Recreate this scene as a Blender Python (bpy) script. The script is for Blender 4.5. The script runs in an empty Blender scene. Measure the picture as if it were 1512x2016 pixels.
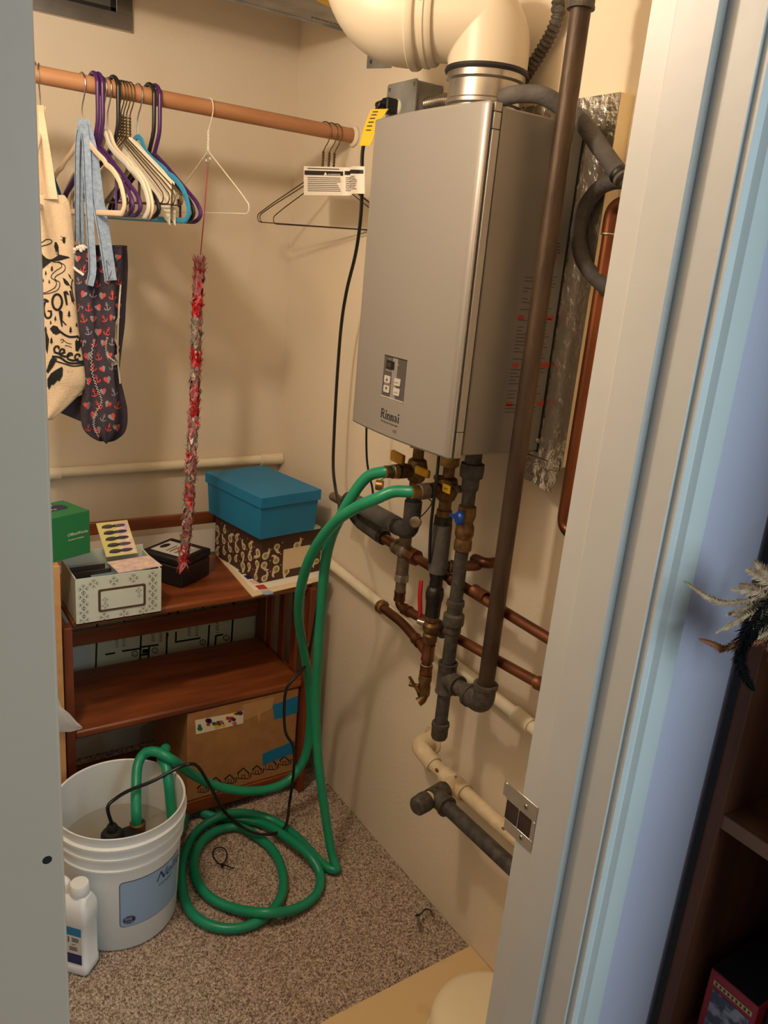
import bpy, bmesh, math, random
from math import radians, sin, cos, pi
from mathutils import Vector, Matrix
import numpy as np
random.seed(7)
S = bpy.context.scene
COL = S.collection
V = Vector

# ---------------------------------------------------------------- camera
CAM = V((-1.159, -2.332, 1.600))
FPX = 1579.15
YAW, PITCH, ROLL = radians(34.418), radians(17.113), radians(5.248)
fwd = V((sin(YAW)*cos(PITCH), cos(YAW)*cos(PITCH), -sin(PITCH)))
r0 = V((cos(YAW), -sin(YAW), 0)); u0 = r0.cross(fwd)
rgt = r0*cos(ROLL)+u0*sin(ROLL); upv = -r0*sin(ROLL)+u0*cos(ROLL)
cd = bpy.data.cameras.new('camera'); cam = bpy.data.objects.new('camera', cd); COL.objects.link(cam)
cd.sensor_fit = 'HORIZONTAL'; cd.sensor_width = 36; cd.lens = 36*FPX/1512; cd.clip_start = .02
M = Matrix((rgt, upv, -fwd)).transposed().to_4x4(); M.translation = CAM
cam.matrix_world = M
S.camera = cam

# ---------------------------------------------------------------- light and exposure
w = bpy.data.worlds.new('world'); S.world = w; w.use_nodes = True
w.node_tree.nodes['Background'].inputs[0].default_value = (.86, .94, 1.0, 1)
w.node_tree.nodes['Background'].inputs[1].default_value = .21
def lamp(name, kind, loc, energy, color, size=.1, rot=None):
    l = bpy.data.lights.new(name, kind); l.energy = energy; l.color = color
    if kind == 'AREA':
        l.shape = 'RECTANGLE'; l.size, l.size_y = size
    else:
        l.shadow_soft_size = size
    o = bpy.data.objects.new(name, l); o.location = loc
    if rot: o.rotation_euler = rot
    COL.objects.link(o); return o
lamp('closet_bulb', 'POINT', (-1.06, -1.12, 2.15), 24, (1, .83, .66), .05)
# window of the outer room, to the right and behind the photographer
wl = lamp('window_light', 'AREA', (-.05, -3.6, 1.75), 30, (.64, .87, .96), (.9, 1.3))
wl.rotation_euler = (V((-.5, -1.8, 1.2))-wl.location).to_track_quat('-Z', 'Y').to_euler()
S.view_settings.view_transform = 'Standard'; S.view_settings.look = 'None'
S.view_settings.gamma = 1; S.view_settings.use_curve_mapping = False
S.view_settings.exposure = 0.0

# ---------------------------------------------------------------- helpers
AX = {'x': 0, 'y': 1, 'z': 2}
def at(u, v, ax, val):
    """point of the place measured in the photograph, on the plane ax = val"""
    d = rgt*((u-756)/FPX) - upv*((v-1008)/FPX) + fwd
    i = AX[ax]; return CAM + d*((val-CAM[i])/d[i])
def lin(c):
    return tuple(((x/255)/12.92 if x/255 <= .04045 else ((x/255+.055)/1.055)**2.4) for x in c)+(1,)
MATS = {}
def mat(name, col, rough=.5, metal=0, col2=None, scale=20, bump=0, bscale=60, spec=.5, stretch=None, detail=4, contrast=(.35, .65), trans=0, sheen=0, wave=None):
    m = bpy.data.materials.new(name); m.use_nodes = True
    nt = m.node_tree; b = nt.nodes['Principled BSDF']
    b.inputs['Base Color'].default_value = lin(col); b.inputs['Roughness'].default_value = rough
    b.inputs['Metallic'].default_value = metal; b.inputs['Specular IOR Level'].default_value = spec
    if trans: b.inputs['Transmission Weight'].default_value = trans
    if sheen: b.inputs['Sheen Weight'].default_value = sheen
    tc = None
    if col2 or bump:
        tc = nt.nodes.new('ShaderNodeTexCoord'); mp = nt.nodes.new('ShaderNodeMapping')
        nt.links.new(tc.outputs['Object'], mp.inputs['Vector'])
        if stretch: mp.inputs['Scale'].default_value = stretch
    if col2:
        if wave:
            n = nt.nodes.new('ShaderNodeTexWave'); n.inputs['Scale'].default_value = scale
            n.bands_direction = wave; n.inputs['Distortion'].default_value = 6; n.inputs['Detail'].default_value = 3; n.inputs['Detail Scale'].default_value = 1.5
        else:
            n = nt.nodes.new('ShaderNodeTexNoise'); n.inputs['Scale'].default_value = scale; n.inputs['Detail'].default_value = detail
        cr = nt.nodes.new('ShaderNodeValToRGB')
        cr.color_ramp.elements[0].position, cr.color_ramp.elements[1].position = contrast
        cr.color_ramp.elements[0].color, cr.color_ramp.elements[1].color = lin(col), lin(col2)
        nt.links.new(mp.outputs[0], n.inputs['Vector']); nt.links.new(n.outputs[0], cr.inputs[0])
        nt.links.new(cr.outputs[0], b.inputs['Base Color'])
    if bump:
        n2 = nt.nodes.new('ShaderNodeTexNoise'); n2.inputs['Scale'].default_value = bscale; n2.inputs['Detail'].default_value = 4
        bp = nt.nodes.new('ShaderNodeBump'); bp.inputs['Strength'].default_value = bump; bp.inputs['Distance'].default_value = .01
        nt.links.new(mp.outputs[0], n2.inputs['Vector']); nt.links.new(n2.outputs[0], bp.inputs['Height'])
        nt.links.new(bp.outputs[0], b.inputs['Normal'])
    MATS[name] = m; return m

def frame(d):
    d = V(d).normalized(); a = V((0, 0, 1)) if abs(d.z) < .9 else V((1, 0, 0))
    x = a.cross(d).normalized(); return x, d.cross(x)
def smooth(pts, k=6, closed=False):
    pts = [V(p) for p in pts]; n = len(pts); out = []
    rng = range(n if closed else n-1)
    for i in rng:
        if closed: p0, p1, p2, p3 = pts[i-1], pts[i], pts[(i+1) % n], pts[(i+2) % n]
        else: p0, p1, p2, p3 = pts[max(i-1, 0)], pts[i], pts[i+1], pts[min(i+2, n-1)]
        for j in range(k):
            t = j/k
            out.append(.5*((2*p1)+(p2-p0)*t+(2*p0-5*p1+4*p2-p3)*t*t+(3*p1-p0-3*p2+p3)*t**3))
    if not closed: out.append(pts[-1])
    return out
def fillet(pts, r, k=6):
    """poly-line with rounded corners"""
    pts = [V(p) for p in pts]; out = [pts[0]]
    for i in range(1, len(pts)-1):
        a, b, c = pts[i-1], pts[i], pts[i+1]
        d1 = (a-b); d2 = (c-b); l = min(r, d1.length*.49, d2.length*.49)
        p, q = b+d1.normalized()*l, b+d2.normalized()*l
        for j in range(k+1):
            t = j/k; out.append((1-t)**2*p+2*t*(1-t)*b+t*t*q)
    out.append(pts[-1]); return out

class MB:
    def __init__(s): s.v = []; s.f = []
    def add(s, v, f):
        o = len(s.v); s.v += [V(x) for x in v]; s.f += [tuple(i+o for i in q) for q in f]; return s
    def box(s, a, b):
        x0, y0, z0 = a; x1, y1, z1 = b
        x0, x1 = sorted((x0, x1)); y0, y1 = sorted((y0, y1)); z0, z1 = sorted((z0, z1))
        return s.add([(x0, y0, z0), (x1, y0, z0), (x1, y1, z0), (x0, y1, z0), (x0, y0, z1), (x1, y0, z1), (x1, y1, z1), (x0, y1, z1)],
                     [(0, 3, 2, 1), (4, 5, 6, 7), (0, 1, 5, 4), (1, 2, 6, 5), (2, 3, 7, 6), (3, 0, 4, 7)])
    def obox(s, c, ax, ay, az, hx, hy, hz):
        c, ax, ay, az = V(c), V(ax).normalized(), V(ay).normalized(), V(az).normalized()
        p = [c+ax*hx*i+ay*hy*j+az*hz*k for k in (-1, 1) for i, j in ((-1, -1), (1, -1), (1, 1), (-1, 1))]
        return s.add(p, [(0, 3, 2, 1), (4, 5, 6, 7), (0, 1, 5, 4), (1, 2, 6, 5), (2, 3, 7, 6), (3, 0, 4, 7)])
    def cyl(s, p0, p1, r0_, r1_=None, n=20, cap=True):
        return s.tube([p0, p1], [r0_, r0_ if r1_ is None else r1_], n, cap=cap)
    def tube(s, pts, r, n=10, closed=False, cap=True):
        pts = [V(p) for p in pts]; m = len(pts); rr = r if isinstance(r, (list, tuple)) else [r]*m
        T = []
        for i in range(m):
            if closed: d = pts[(i+1) % m]-pts[i-1]
            else: d = pts[min(i+1, m-1)]-pts[max(i-1, 0)]
            T.append(d.normalized() if d.length > 1e-9 else V((0, 0, 1)))
        x, y = frame(T[0]); vs = []
        for i in range(m):
            x = (x-T[i]*x.dot(T[i])).normalized(); y = T[i].cross(x)
            for j in range(n):
                a = 2*pi*j/n; vs.append(pts[i]+(x*cos(a)+y*sin(a))*rr[i])
        fs = []
        for i in range(m if closed else m-1):
            for j in range(n):
                a, b = i*n+j, i*n+(j+1) % n; c, d = ((i+1) % m)*n+(j+1) % n, ((i+1) % m)*n+j
                fs.append((a, b, c, d))
        if cap and not closed: fs += [tuple(range(n-1, -1, -1)), tuple(range((m-1)*n, m*n))]
        return s.add(vs, fs)
    def lathe(s, prof, o, axis=(0, 0, 1), n=28):
        """profile (radius, distance along axis)"""
        o = V(o); d = V(axis).normalized(); x, y = frame(d); vs = []; fs = []
        for (r, h) in prof:
            for j in range(n):
                a = 2*pi*j/n; vs.append(o+d*h+(x*cos(a)+y*sin(a))*max(r, 1e-5))
        for i in range(len(prof)-1):
            for j in range(n):
                fs.append((i*n+j, i*n+(j+1) % n, (i+1)*n+(j+1) % n, (i+1)*n+j))
        return s.add(vs, fs)
    def prism(s, poly, O, X, Y, N):
        """2D outline extruded along the vector N"""
        O, X, Y, N = V(O), V(X), V(Y), V(N); n = len(poly)
        a = [O+X*p[0]+Y*p[1] for p in poly]; b = [p+N for p in a]
        return s.add(a+b, [tuple(range(n-1, -1, -1)), tuple(range(n, 2*n))]+[(i, (i+1) % n, (i+1) % n+n, i+n) for i in range(n)])
    def ball(s, c, r, n=14, sc=(1, 1, 1)):
        c = V(c); vs = []; fs = []; m = n//2
        for i in range(m+1):
            t = pi*i/m
            for j in range(n):
                a = 2*pi*j/n; vs.append(c+V((r*sin(t)*cos(a)*sc[0], r*sin(t)*sin(a)*sc[1], r*cos(t)*sc[2])))
        for i in range(m):
            for j in range(n): fs.append((i*n+j, (i+1)*n+j, (i+1)*n+(j+1) % n, i*n+(j+1) % n))
        return s.add(vs, fs)
    def ribbon(s, pts, wid, thick=.0015, side=None):
        """flat band along pts; side = direction across"""
        pts = [V(p) for p in pts]; m = len(pts); ww = wid if isinstance(wid, (list, tuple)) else [wid]*m; vs = []; fs = []
        for i in range(m):
            d = (pts[min(i+1, m-1)]-pts[max(i-1, 0)]).normalized()
            sd = V(side) if side is not None else frame(d)[0]
            sd = (sd-d*sd.dot(d)).normalized(); nn = d.cross(sd)
            for a, b in ((-1, -1), (1, -1), (1, 1), (-1, 1)): vs.append(pts[i]+sd*ww[i]/2*a+nn*thick/2*b)
        for i in range(m-1):
            for j in range(4): fs.append((i*4+j, i*4+(j+1) % 4, (i+1)*4+(j+1) % 4, (i+1)*4+j))
        fs += [(3, 2, 1, 0), tuple((m-1)*4+q for q in (0, 1, 2, 3))]
        return s.add(vs, fs)
    def poly(s, pts, f):
        """flat polygon, points mapped through f(x, y)"""
        return s.add([f(*p) for p in pts], [tuple(range(len(pts)))])
    def stroke(s, pts, wid, f, closed=False):
        """2D line of a given width, mapped through f"""
        P = [Vector((p[0], p[1])) for p in pts]; n = len(P); L = []; R = []
        for i in range(n):
            a = P[i-1] if (i or closed) else P[0]; b = P[(i+1) % n] if (i < n-1 or closed) else P[-1]
            d = (b-a); d = d.normalized() if d.length > 1e-9 else Vector((1, 0)); nn = Vector((-d.y, d.x))*wid/2
            L.append(P[i]+nn); R.append(P[i]-nn)
        for i in range(n if closed else n-1):
            j = (i+1) % n; s.add([f(*L[i]), f(*L[j]), f(*R[j]), f(*R[i])], [(0, 1, 2, 3)])
        return s
    def build(s, name, m, parent=None, sharp=35, bevel=0, flat=False, recalc=True, org=None):
        if parent is not None: o0 = WORLD[parent]
        elif org is not None: o0 = V(org)
        else:
            xs = [p.x for p in s.v]; ys = [p.y for p in s.v]; zs = [p.z for p in s.v]
            o0 = V(((min(xs)+max(xs))/2, (min(ys)+max(ys))/2, min(zs)))
        me = bpy.data.meshes.new(name); me.from_pydata([tuple(p-o0) for p in s.v], [], s.f); me.validate()
        if recalc:
            bm = bmesh.new(); bm.from_mesh(me); bmesh.ops.recalc_face_normals(bm, faces=bm.faces); bm.to_mesh(me); bm.free()
        if not flat:
            me.polygons.foreach_set('use_smooth', [True]*len(me.polygons)); me.set_sharp_from_angle(angle=radians(sharp))
        return link(name, me, m, parent, o0, bevel)
WORLD = {}
def link(name, me, m, parent, o0, bevel=0):
    ob = bpy.data.objects.new(name, me); COL.objects.link(ob)
    if m is not None: me.materials.append(MATS[m] if isinstance(m, str) else m)
    WORLD[ob] = V(o0)
    if parent is not None: ob.parent = parent
    else: ob.location = o0
    if bevel:
        b = ob.modifiers.new('edge', 'BEVEL'); b.width = bevel; b.segments = 2; b.limit_method = 'ANGLE'; b.angle_limit = radians(40)
    return ob
def thing(name, loc, label, cat, group=None):
    o = bpy.data.objects.new(name, None); COL.objects.link(o); o.location = loc; o.empty_display_size = .05
    WORLD[o] = V(loc); return tag(o, label, cat, group)
def tag(o, label, cat, group=None):
    o['label'] = label; o['category'] = cat
    if group: o['group'] = group
    return o
def struct(o): o['kind'] = 'structure'; return o
def text(body, size, f, m, parent, name='lettering', align='LEFT', shear=0, bold=0, space=1):
    cu = bpy.data.curves.new('lettering', 'FONT'); cu.body = body; cu.size = size; cu.align_x = align; cu.shear = shear; cu.offset = bold; cu.resolution_u = 3; cu.space_character = space
    t = bpy.data.objects.new('lettering', cu); COL.objects.link(t); bpy.context.view_layer.update()
    me = bpy.data.meshes.new_from_object(t.evaluated_get(bpy.context.evaluated_depsgraph_get()))
    bpy.data.objects.remove(t); bpy.data.curves.remove(cu)
    o0 = WORLD[parent]
    for v in me.vertices: v.co = f(v.co.x, v.co.y)-o0
    me.materials.clear()
    return link(name, me, m, parent, o0)
def plane_map(O, X, Y):
    O, X, Y = V(O), V(X).normalized(), V(Y).normalized()
    return lambda x, y: O+X*x+Y*y
def rrect(x0, y0, x1, y1, r, k=4):
    out = []
    for cx, cy, a0 in ((x1-r, y0+r, -90), (x1-r, y1-r, 0), (x0+r, y1-r, 90), (x0+r, y0+r, 180)):
        for j in range(k+1):
            a = radians(a0+90*j/k); out.append((cx+r*cos(a), cy+r*sin(a)))
    return out

# ---------------------------------------------------------------- materials
mat('wall_paint', (230, 216, 194), .75, bump=.12, bscale=90, col2=(225, 210, 186), scale=3)
mat('ceiling_paint', (225, 216, 198), .8, bump=.1, bscale=60)
mat('lavender_paint', (184, 178, 194), .7, bump=.08, bscale=120, col2=(179, 173, 190), scale=4)
mat('trim_paint', (198, 199, 196), .42, col2=(192, 193, 190), scale=5, bump=.03, bscale=40)
mat('trim_paint_shaded', (180, 156, 136), .5, col2=(176, 152, 132), scale=4, bump=.03, bscale=40)  # same trim, with the shade on the left casing mixed into its colour
mat('carpet', (122, 96, 78), .95, col2=(220, 200, 180), scale=170, detail=2, contrast=(.36, .6), bump=.6, bscale=220)
mat('dark_hole', (12, 10, 9), .9)
mat('raw_wood_dark', (62, 42, 30), .8, col2=(40, 27, 20), scale=40)
mat('chrome', (205, 203, 198), .25, 1)
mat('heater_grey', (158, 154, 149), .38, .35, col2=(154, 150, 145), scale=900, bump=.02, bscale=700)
mat('heater_side', (128, 124, 118), .42, .3)  # darker than the cover: the unlit side's shade is put into the colour
mat('seam_black', (20, 19, 18), .7)
mat('panel_grey', (80, 75, 71), .45)
mat('button_grey', (190, 186, 178), .5)
mat('ink', (28, 26, 25), .6)
mat('ink_soft', (70, 66, 62), .7)
mat('ink_red', (176, 62, 44), .6)
mat('label_white', (206, 202, 194), .6)
mat('foil', (212, 206, 194), .26, .92, bump=.6, bscale=48)
mat('foam_tan', (230, 212, 172), .85, bump=.2, bscale=150)
mat('steel', (176, 170, 160), .3, .9, col2=(150, 144, 136), scale=8)
mat('galvanized', (168, 168, 164), .45, .4, col2=(140, 141, 140), scale=14)
mat('vent_white', (206, 194, 172), .4, col2=(200, 187, 164), scale=6)
mat('rubber', (24, 23, 22), .6)
mat('cord_black', (18, 17, 17), .45)
mat('foam_black', (52, 49, 46), .8, col2=(70, 66, 62), scale=30, bump=.25, bscale=160)
mat('foam_grey', (92, 88, 84), .85, col2=(76, 72, 69), scale=25, bump=.2, bscale=200)
mat('tape_black', (22, 20, 19), .42, bump=.4, bscale=60)
mat('brass', (172, 134, 78), .4, .85, col2=(120, 92, 54), scale=40)
mat('brass_dark', (138, 108, 68), .5, .8, col2=(92, 70, 46), scale=50)
mat('bronze_grey', (140, 124, 104), .55, .7, col2=(108, 94, 78), scale=45)
mat('copper', (146, 94, 66), .42, .85, col2=(92, 58, 42), scale=18, stretch=(1, .25, 1))
mat('rust', (134, 88, 50), .85, col2=(96, 60, 36), scale=90)
mat('copper_bright', (134, 80, 50), .36, .8, col2=(84, 46, 28), scale=16, stretch=(1, 1, .2))
mat('solder', (186, 176, 158), .35, .9)
mat('black_iron', (58, 55, 52), .6, .3, col2=(84, 80, 76), scale=60, bump=.2, bscale=200)
mat('iron_fitting', (92, 86, 78), .65, .35, col2=(70, 65, 59), scale=70, bump=.3, bscale=240)
mat('rust_pipe', (92, 74, 58), .5, .5, col2=(56, 44, 35), scale=26, stretch=(1, 1, .22), bump=.1, bscale=150)
mat('pvc', (232, 222, 196), .4, col2=(224, 212, 184), scale=8)
mat('painted_pipe', (222, 204, 170), .6, col2=(206, 186, 150), scale=26, bump=.15, bscale=120)
mat('yellow_handle', (206, 158, 34), .5, col2=(176, 128, 24), scale=25)
mat('yellow_tag', (238, 200, 40), .5)
mat('blue_handle', (16, 62, 150), .35)
mat('red_handle', (178, 22, 34), .4)
mat('rod_wood', (184, 134, 94), .5, col2=(166, 114, 76), scale=30, stretch=(.15, 1, 1))
mat('shelf_wood', (152, 82, 42), .36, col2=(108, 54, 27), scale=22, stretch=(.18, 1, 1))
mat('shelf_wood_v', (132, 66, 34), .42, col2=(98, 46, 24), scale=22, stretch=(1, 1, .18))
mat('hose_green', (28, 150, 112), .34, col2=(24, 140, 104), scale=10)
mat('bucket_white', (226, 228, 226), .38)
mat('white_plastic', (230, 230, 228), .4)
mat('cardboard', (176, 128, 80), .85, col2=(166, 118, 72), scale=30)
mat('cardboard_pale', (202, 152, 98), .85, col2=(192, 142, 88), scale=30)
mat('tape_blue', (10, 122, 172), .7)
mat('tape_clear', (192, 148, 100), .3)
mat('blue_box', (14, 122, 172), .55, col2=(10, 116, 164), scale=6)
mat('green_box', (28, 116, 66), .5)
mat('navy', (26, 30, 78), .5)
mat('cream', (236, 226, 204), .7)
mat('black_plastic', (24, 23, 22), .5, bump=.15, bscale=200)
mat('brown_print', (74, 46, 34), .65)
mat('paisley_cream', (222, 200, 166), .65)
mat('paisley_green', (150, 148, 92), .65)
mat('photo_box_paper', (204, 212, 200), .6)
mat('photo_box_ink', (104, 92, 80), .65)
mat('frame_brown', (84, 58, 40), .6)
mat('board_green', (206, 216, 190), .7)
mat('board_blue', (196, 206, 208), .7)
mat('manila', (226, 204, 166), .7)
mat('paper_white', (238, 230, 216), .7)
mat('canvas', (232, 206, 172), .9, bump=.25, bscale=300, col2=(224, 196, 160), scale=12)
mat('print_black', (26, 25, 22), .8)
mat('navy_fabric', (66, 58, 70), .9, bump=.3, bscale=250, col2=(50, 44, 56), scale=14)
mat('heart_red', (200, 76, 70), .9)
mat('heart_grey', (140, 138, 150), .9)
mat('denim', (150, 168, 190), .9, col2=(128, 148, 172), scale=120, bump=.2, bscale=300)
mat('stitch_dark', (52, 56, 64), .9)
mat('thread_white', (222, 214, 204), .9)
mat('velvet_beige', (222, 196, 164), .9, sheen=.3)
mat('velvet_grey', (198, 196, 184), .9, sheen=.3)
mat('velvet_blue', (10, 128, 168), .85, sheen=.3)
mat('velvet_olive', (122, 112, 98), .9, sheen=.2)
mat('plastic_purple', (74, 36, 92), .3)
mat('plastic_black', (30, 30, 32), .3)
mat('plastic_blue', (12, 120, 166), .35)
mat('wire_brass', (128, 108, 76), .4, .9)
mat('wire_dark', (92, 76, 56), .45, .85)
mat('wire_white', (228, 220, 204), .4)
mat('wrap_red', (200, 40, 48), .5)
mat('wrap_pink', (196, 112, 118), .6)
mat('wrap_silver', (168, 158, 148), .45, .3)
mat('string_red', (176, 70, 84), .8)
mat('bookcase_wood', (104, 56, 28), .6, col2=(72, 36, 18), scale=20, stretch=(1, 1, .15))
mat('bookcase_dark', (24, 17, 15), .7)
mat('bookcase_edge', (120, 84, 60), .6)
mat('game_red', (150, 30, 44), .5)
mat('game_print', (70, 74, 92), .6, col2=(150, 146, 160), scale=60, contrast=(.45, .6))
mat('game_yellow', (196, 178, 120), .6)
mat('feather_tan', (150, 118, 86), .95, col2=(190, 164, 134), scale=60)
mat('feather_rust', (140, 84, 48), .9)
mat('feather_black', (12, 12, 12), .9, spec=.1)
mat('label_blue', (150, 178, 208), .5)
mat('label_navy', (36, 42, 92), .5)
mat('label_teal', (24, 116, 168), .5)
mat('plywood', (216, 188, 140), .7, col2=(192, 162, 112), scale=9, contrast=(.55, .75))
mat('tub_cream', (238, 224, 192), .5, col2=(232, 216, 182), scale=5)
mat('lilac', (206, 178, 196), .6, col2=(236, 214, 180), scale=50)
mat('card_yellow', (214, 206, 130), .6)
mat('screen_teal', (96, 130, 146), .3)
mat('wire_glass', (120, 122, 114), .2, .2)
mat('film_white', (222, 216, 210), .4, trans=.3)

# ---------------------------------------------------------------- the setting
H = 2.46
def sbox(name, a, b, m): return struct(MB().box(a, b).build(name, m))
YI, YM, YO = -1.69, -1.755, -1.82          # closet side, middle and room side of the front wall
XL, XR = -1.064, -.45                       # door opening
sbox('wall_back', (-1.42, 0, 0), (.1, .1, H), 'wall_paint')
sbox('wall_right', (0, YI, 0), (.1, 0, H), 'wall_paint')
sbox('wall_left', (-1.42, YI, 0), (-1.32, 0, H), 'wall_paint')
sbox('ceiling', (-1.42, YM, H), (.1, .1, H+.08), 'ceiling_paint')
mb = MB(); mb.box((-1.42, YM, 0), (XL-.018, YI, H)); mb.box((XR+.018, YM, 0), (.1, YI, H)); mb.box((XL-.018, YM, 2.06), (XR+.018, YI, H))
struct(mb.build('wall_front', 'wall_paint'))
mb = MB(); mb.box((-2.6, YO, 0), (XL-.018, YM, H)); mb.box((XR+.018, YO, 0), (.1, YM, H)); mb.box((XL-.018, YO, 2.06), (XR+.018, YM, H))
struct(mb.build('wall_room', 'lavender_paint'))
sbox('wall_room_right', (.1, -3.0, 0), (.2, YM, H), 'lavender_paint')
fl = sbox('floor', (-2.6, -3.4, -.06), (.2, .1, -.004), 'carpet')
# right door frame: jamb board, stop, casing
sbox('trim_1', (XR, YO-.004, 0), (XR+.018, YI, 2.06), 'trim_paint')
o = MB().box((XR-.012, -1.782, 0), (XR, -1.731, 2.05)).build('trim_2', 'trim_paint', bevel=.0015); struct(o)
prof = [(-.4455, YO), (-.4455, YO-.012), (-.438, YO-.0135), (-.436, YO-.0105), (-.431, YO-.0105), (-.426, YO-.0165), (-.397, YO-.0175), (-.389, YO-.013), (-.389, YO)]
struct(MB().prism(prof, (0, 0, 0), (1, 0, 0), (0, 1, 0), (0, 0, 2.12)).build('trim_3', 'trim_paint'))
# left door frame, casing close to the photographer
sbox('trim_4', (XL-.018, YO-.004, 0), (XL-.0005, YI, 2.06), 'trim_paint_shaded')
cl = MB().box((XL-.062, YO-.016, 0), (XL, YO-.0002, 2.12)).build('trim_5', 'trim_paint_shaded', bevel=.002); struct(cl)
hp = at(93, 1693, 'y', YO-.016)
MB().cyl(hp+V((0, .004, 0)), hp+V((0, -.0002, 0)), .0032, n=16).build('nail_hole', 'dark_hole', cl)

# carpet pile, far too many tufts to count
rng = np.random.default_rng(3); sp = .0046
gx, gy = np.meshgrid(np.arange(-1.0, -.004, sp), np.arange(-1.60, -.30, sp)); n = gx.size
px = gx.ravel()+rng.uniform(-sp, sp, n)*.45; py = gy.ravel()+rng.uniform(-sp, sp, n)*.45
a0 = rng.uniform(0, 2*pi, n); hh = rng.uniform(.004, .009, n); rr = rng.uniform(.0017, .0028, n)
lx, ly = rng.normal(0, .0022, n), rng.normal(0, .0022, n)
co = np.zeros((n, 4, 3))
for k in range(3):
    a = a0+k*2*pi/3; co[:, k, 0] = px+rr*np.cos(a); co[:, k, 1] = py+rr*np.sin(a); co[:, k, 2] = -.0045
co[:, 3, 0] = px+lx; co[:, 3, 1] = py+ly; co[:, 3, 2] = -.0045+hh
me = bpy.data.meshes.new('carpet_pile'); me.vertices.add(n*4); me.vertices.foreach_set('co', co.ravel())
base = np.arange(n)*4; tri = np.stack([base, base+1, base+3, base+1, base+2, base+3, base+2, base, base+3], 1).ravel()
me.loops.add(len(tri)); me.loops.foreach_set('vertex_index', tri.astype(np.int32)); me.polygons.add(n*3)
me.polygons.foreach_set('loop_start', np.arange(0, n*9, 3, dtype=np.int32)); me.update(); me.validate()
me.polygons.foreach_set('use_smooth', [True]*len(me.polygons))
o = link('carpet_pile', me, 'carpet', None, (0, 0, 0)); tag(o, 'speckled tan and brown carpet pile on the closet floor', 'carpet'); o['kind'] = 'stuff'

# ---------------------------------------------------------------- strike plate on the jamb
X0 = XR-.0004
t = thing('strike_plate', (XR, -1.697, .862), 'shiny metal strike plate screwed to the right door jamb', 'strike plate')
mb = MB(); th = .0014
mb.box((X0-th, -1.7215, .862), (X0, -1.666, .8795)); mb.box((X0-th, -1.7215, .909), (X0, -1.662, .934)); mb.box((X0-th, -1.7215, .8795), (X0, -1.7145, .909))
mb.box((X0-th, -1.662, .911), (X0+.0008, -1.655, .932)); mb.box((X0-th-.0002, -1.6905, .8795), (X0-.0002, -1.689, .909))
mb.build('plate', 'chrome', t, bevel=.0005)
MB().box((X0-.0006, -1.7145, .8795), (X0+.0002, -1.664, .909)).build('latch_hole', 'raw_wood_dark', t)
for z in (.8715, .921):
    s_ = MB().lathe([(0, .0012), (.0034, .001), (.0042, 0)], (X0-th, -1.701, z), (-1, 0, 0), 14).build('screw', 'steel', t)
    MB().obox((X0-th-.0013, -1.701, z), (1, 0, 0), (0, 1, 1), (0, -1, 1), .0003, .002, .0004).build('slot', 'dark_hole', s_)

# ---------------------------------------------------------------- foil-faced insulation board behind the heater
t = thing('insulation_board', (-.017, -1.03, 1.25), 'foil faced foam insulation board fixed to wall behind the heater', 'insulation board')
MB().box((-.033, -1.278, 1.258), (-.0005, -.80, 1.91)).build('foam_core', 'foam_tan', t)
yy = [-1.278+i*.478/24 for i in range(25)]; zz = [1.25+j*.66/34 for j in range(35)]
mb = MB(); vs = []; random.seed(2)
for j, z in enumerate(zz):
    for i, y in enumerate(yy):
        zz_ = z+(random.uniform(-.012, .004) if j == 0 else 0); vs.append((-.0335-random.uniform(0, .0016), y, zz_))
mb.add(vs, [(j*25+i, j*25+i+1, (j+1)*25+i+1, (j+1)*25+i) for j in range(34) for i in range(24)])
mb.build('foil_facing', 'foil', t, sharp=180)
mb = MB(); vs = []
for j in range(10):
    for i in range(9):
        vs.append((-.036-random.uniform(0, .004)-j*.0006, -1.150-i*.0155+random.uniform(-.002, .002), 1.262-j*.0048-.002*i*(j/9)+random.uniform(-.002, .002)))
mb.add(vs, [(j*9+i, j*9+i+1, (j+1)*9+i+1, (j+1)*9+i) for j in range(9) for i in range(8)])
mb.build('foil_flap', 'foil', t, sharp=180)

# ---------------------------------------------------------------- tankless water heater
YA, YB, ZA, ZB = -1.210, -.855, 1.268, 1.868
def fx(y): return -.256-.013*(1-((y+1.0325)/.178)**2)
t = thing('water_heater', (-.14, -1.0325, ZA), 'silver grey wall mounted tankless water heater with curved front cover', 'water heater')
pl_ = [(-.2465, YA+.0015), (-.2535, YA+.003)]+[(fx(y), y) for y in [YA+.006+k*(YB-YA-.012)/24 for k in range(25)]]+[(-.2535, YB-.003), (-.246, YB-.0015)]
MB().prism(pl_, (0, 0, ZA), (1, 0, 0), (0, 1, 0), (0, 0, ZB-ZA)).build('front_cover', 'heater_grey', t, bevel=.005, sharp=50)
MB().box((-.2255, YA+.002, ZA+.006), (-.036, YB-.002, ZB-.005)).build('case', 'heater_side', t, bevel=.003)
MB().box((-.2465, YA+.006, ZA+.003), (-.2255, YB-.006, ZB-.003)).build('seam', 'seam_black', t)
for z0, z1 in ((ZA+.002, 1.3185), (1.3195, 1.826), (1.827, 1.8525), (1.8535, ZB-.001)):
    MB().box((-.2445, YA+.0005, z0), (-.2295, YA+.012, z1)).build('side_trim', 'heater_grey', t, bevel=.001)
MB().box((-.0365, YA+.001, ZA+.004), (-.0335, YB-.001, ZB-.02)).build('mounting_flange', 'seam_black', t)
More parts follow.
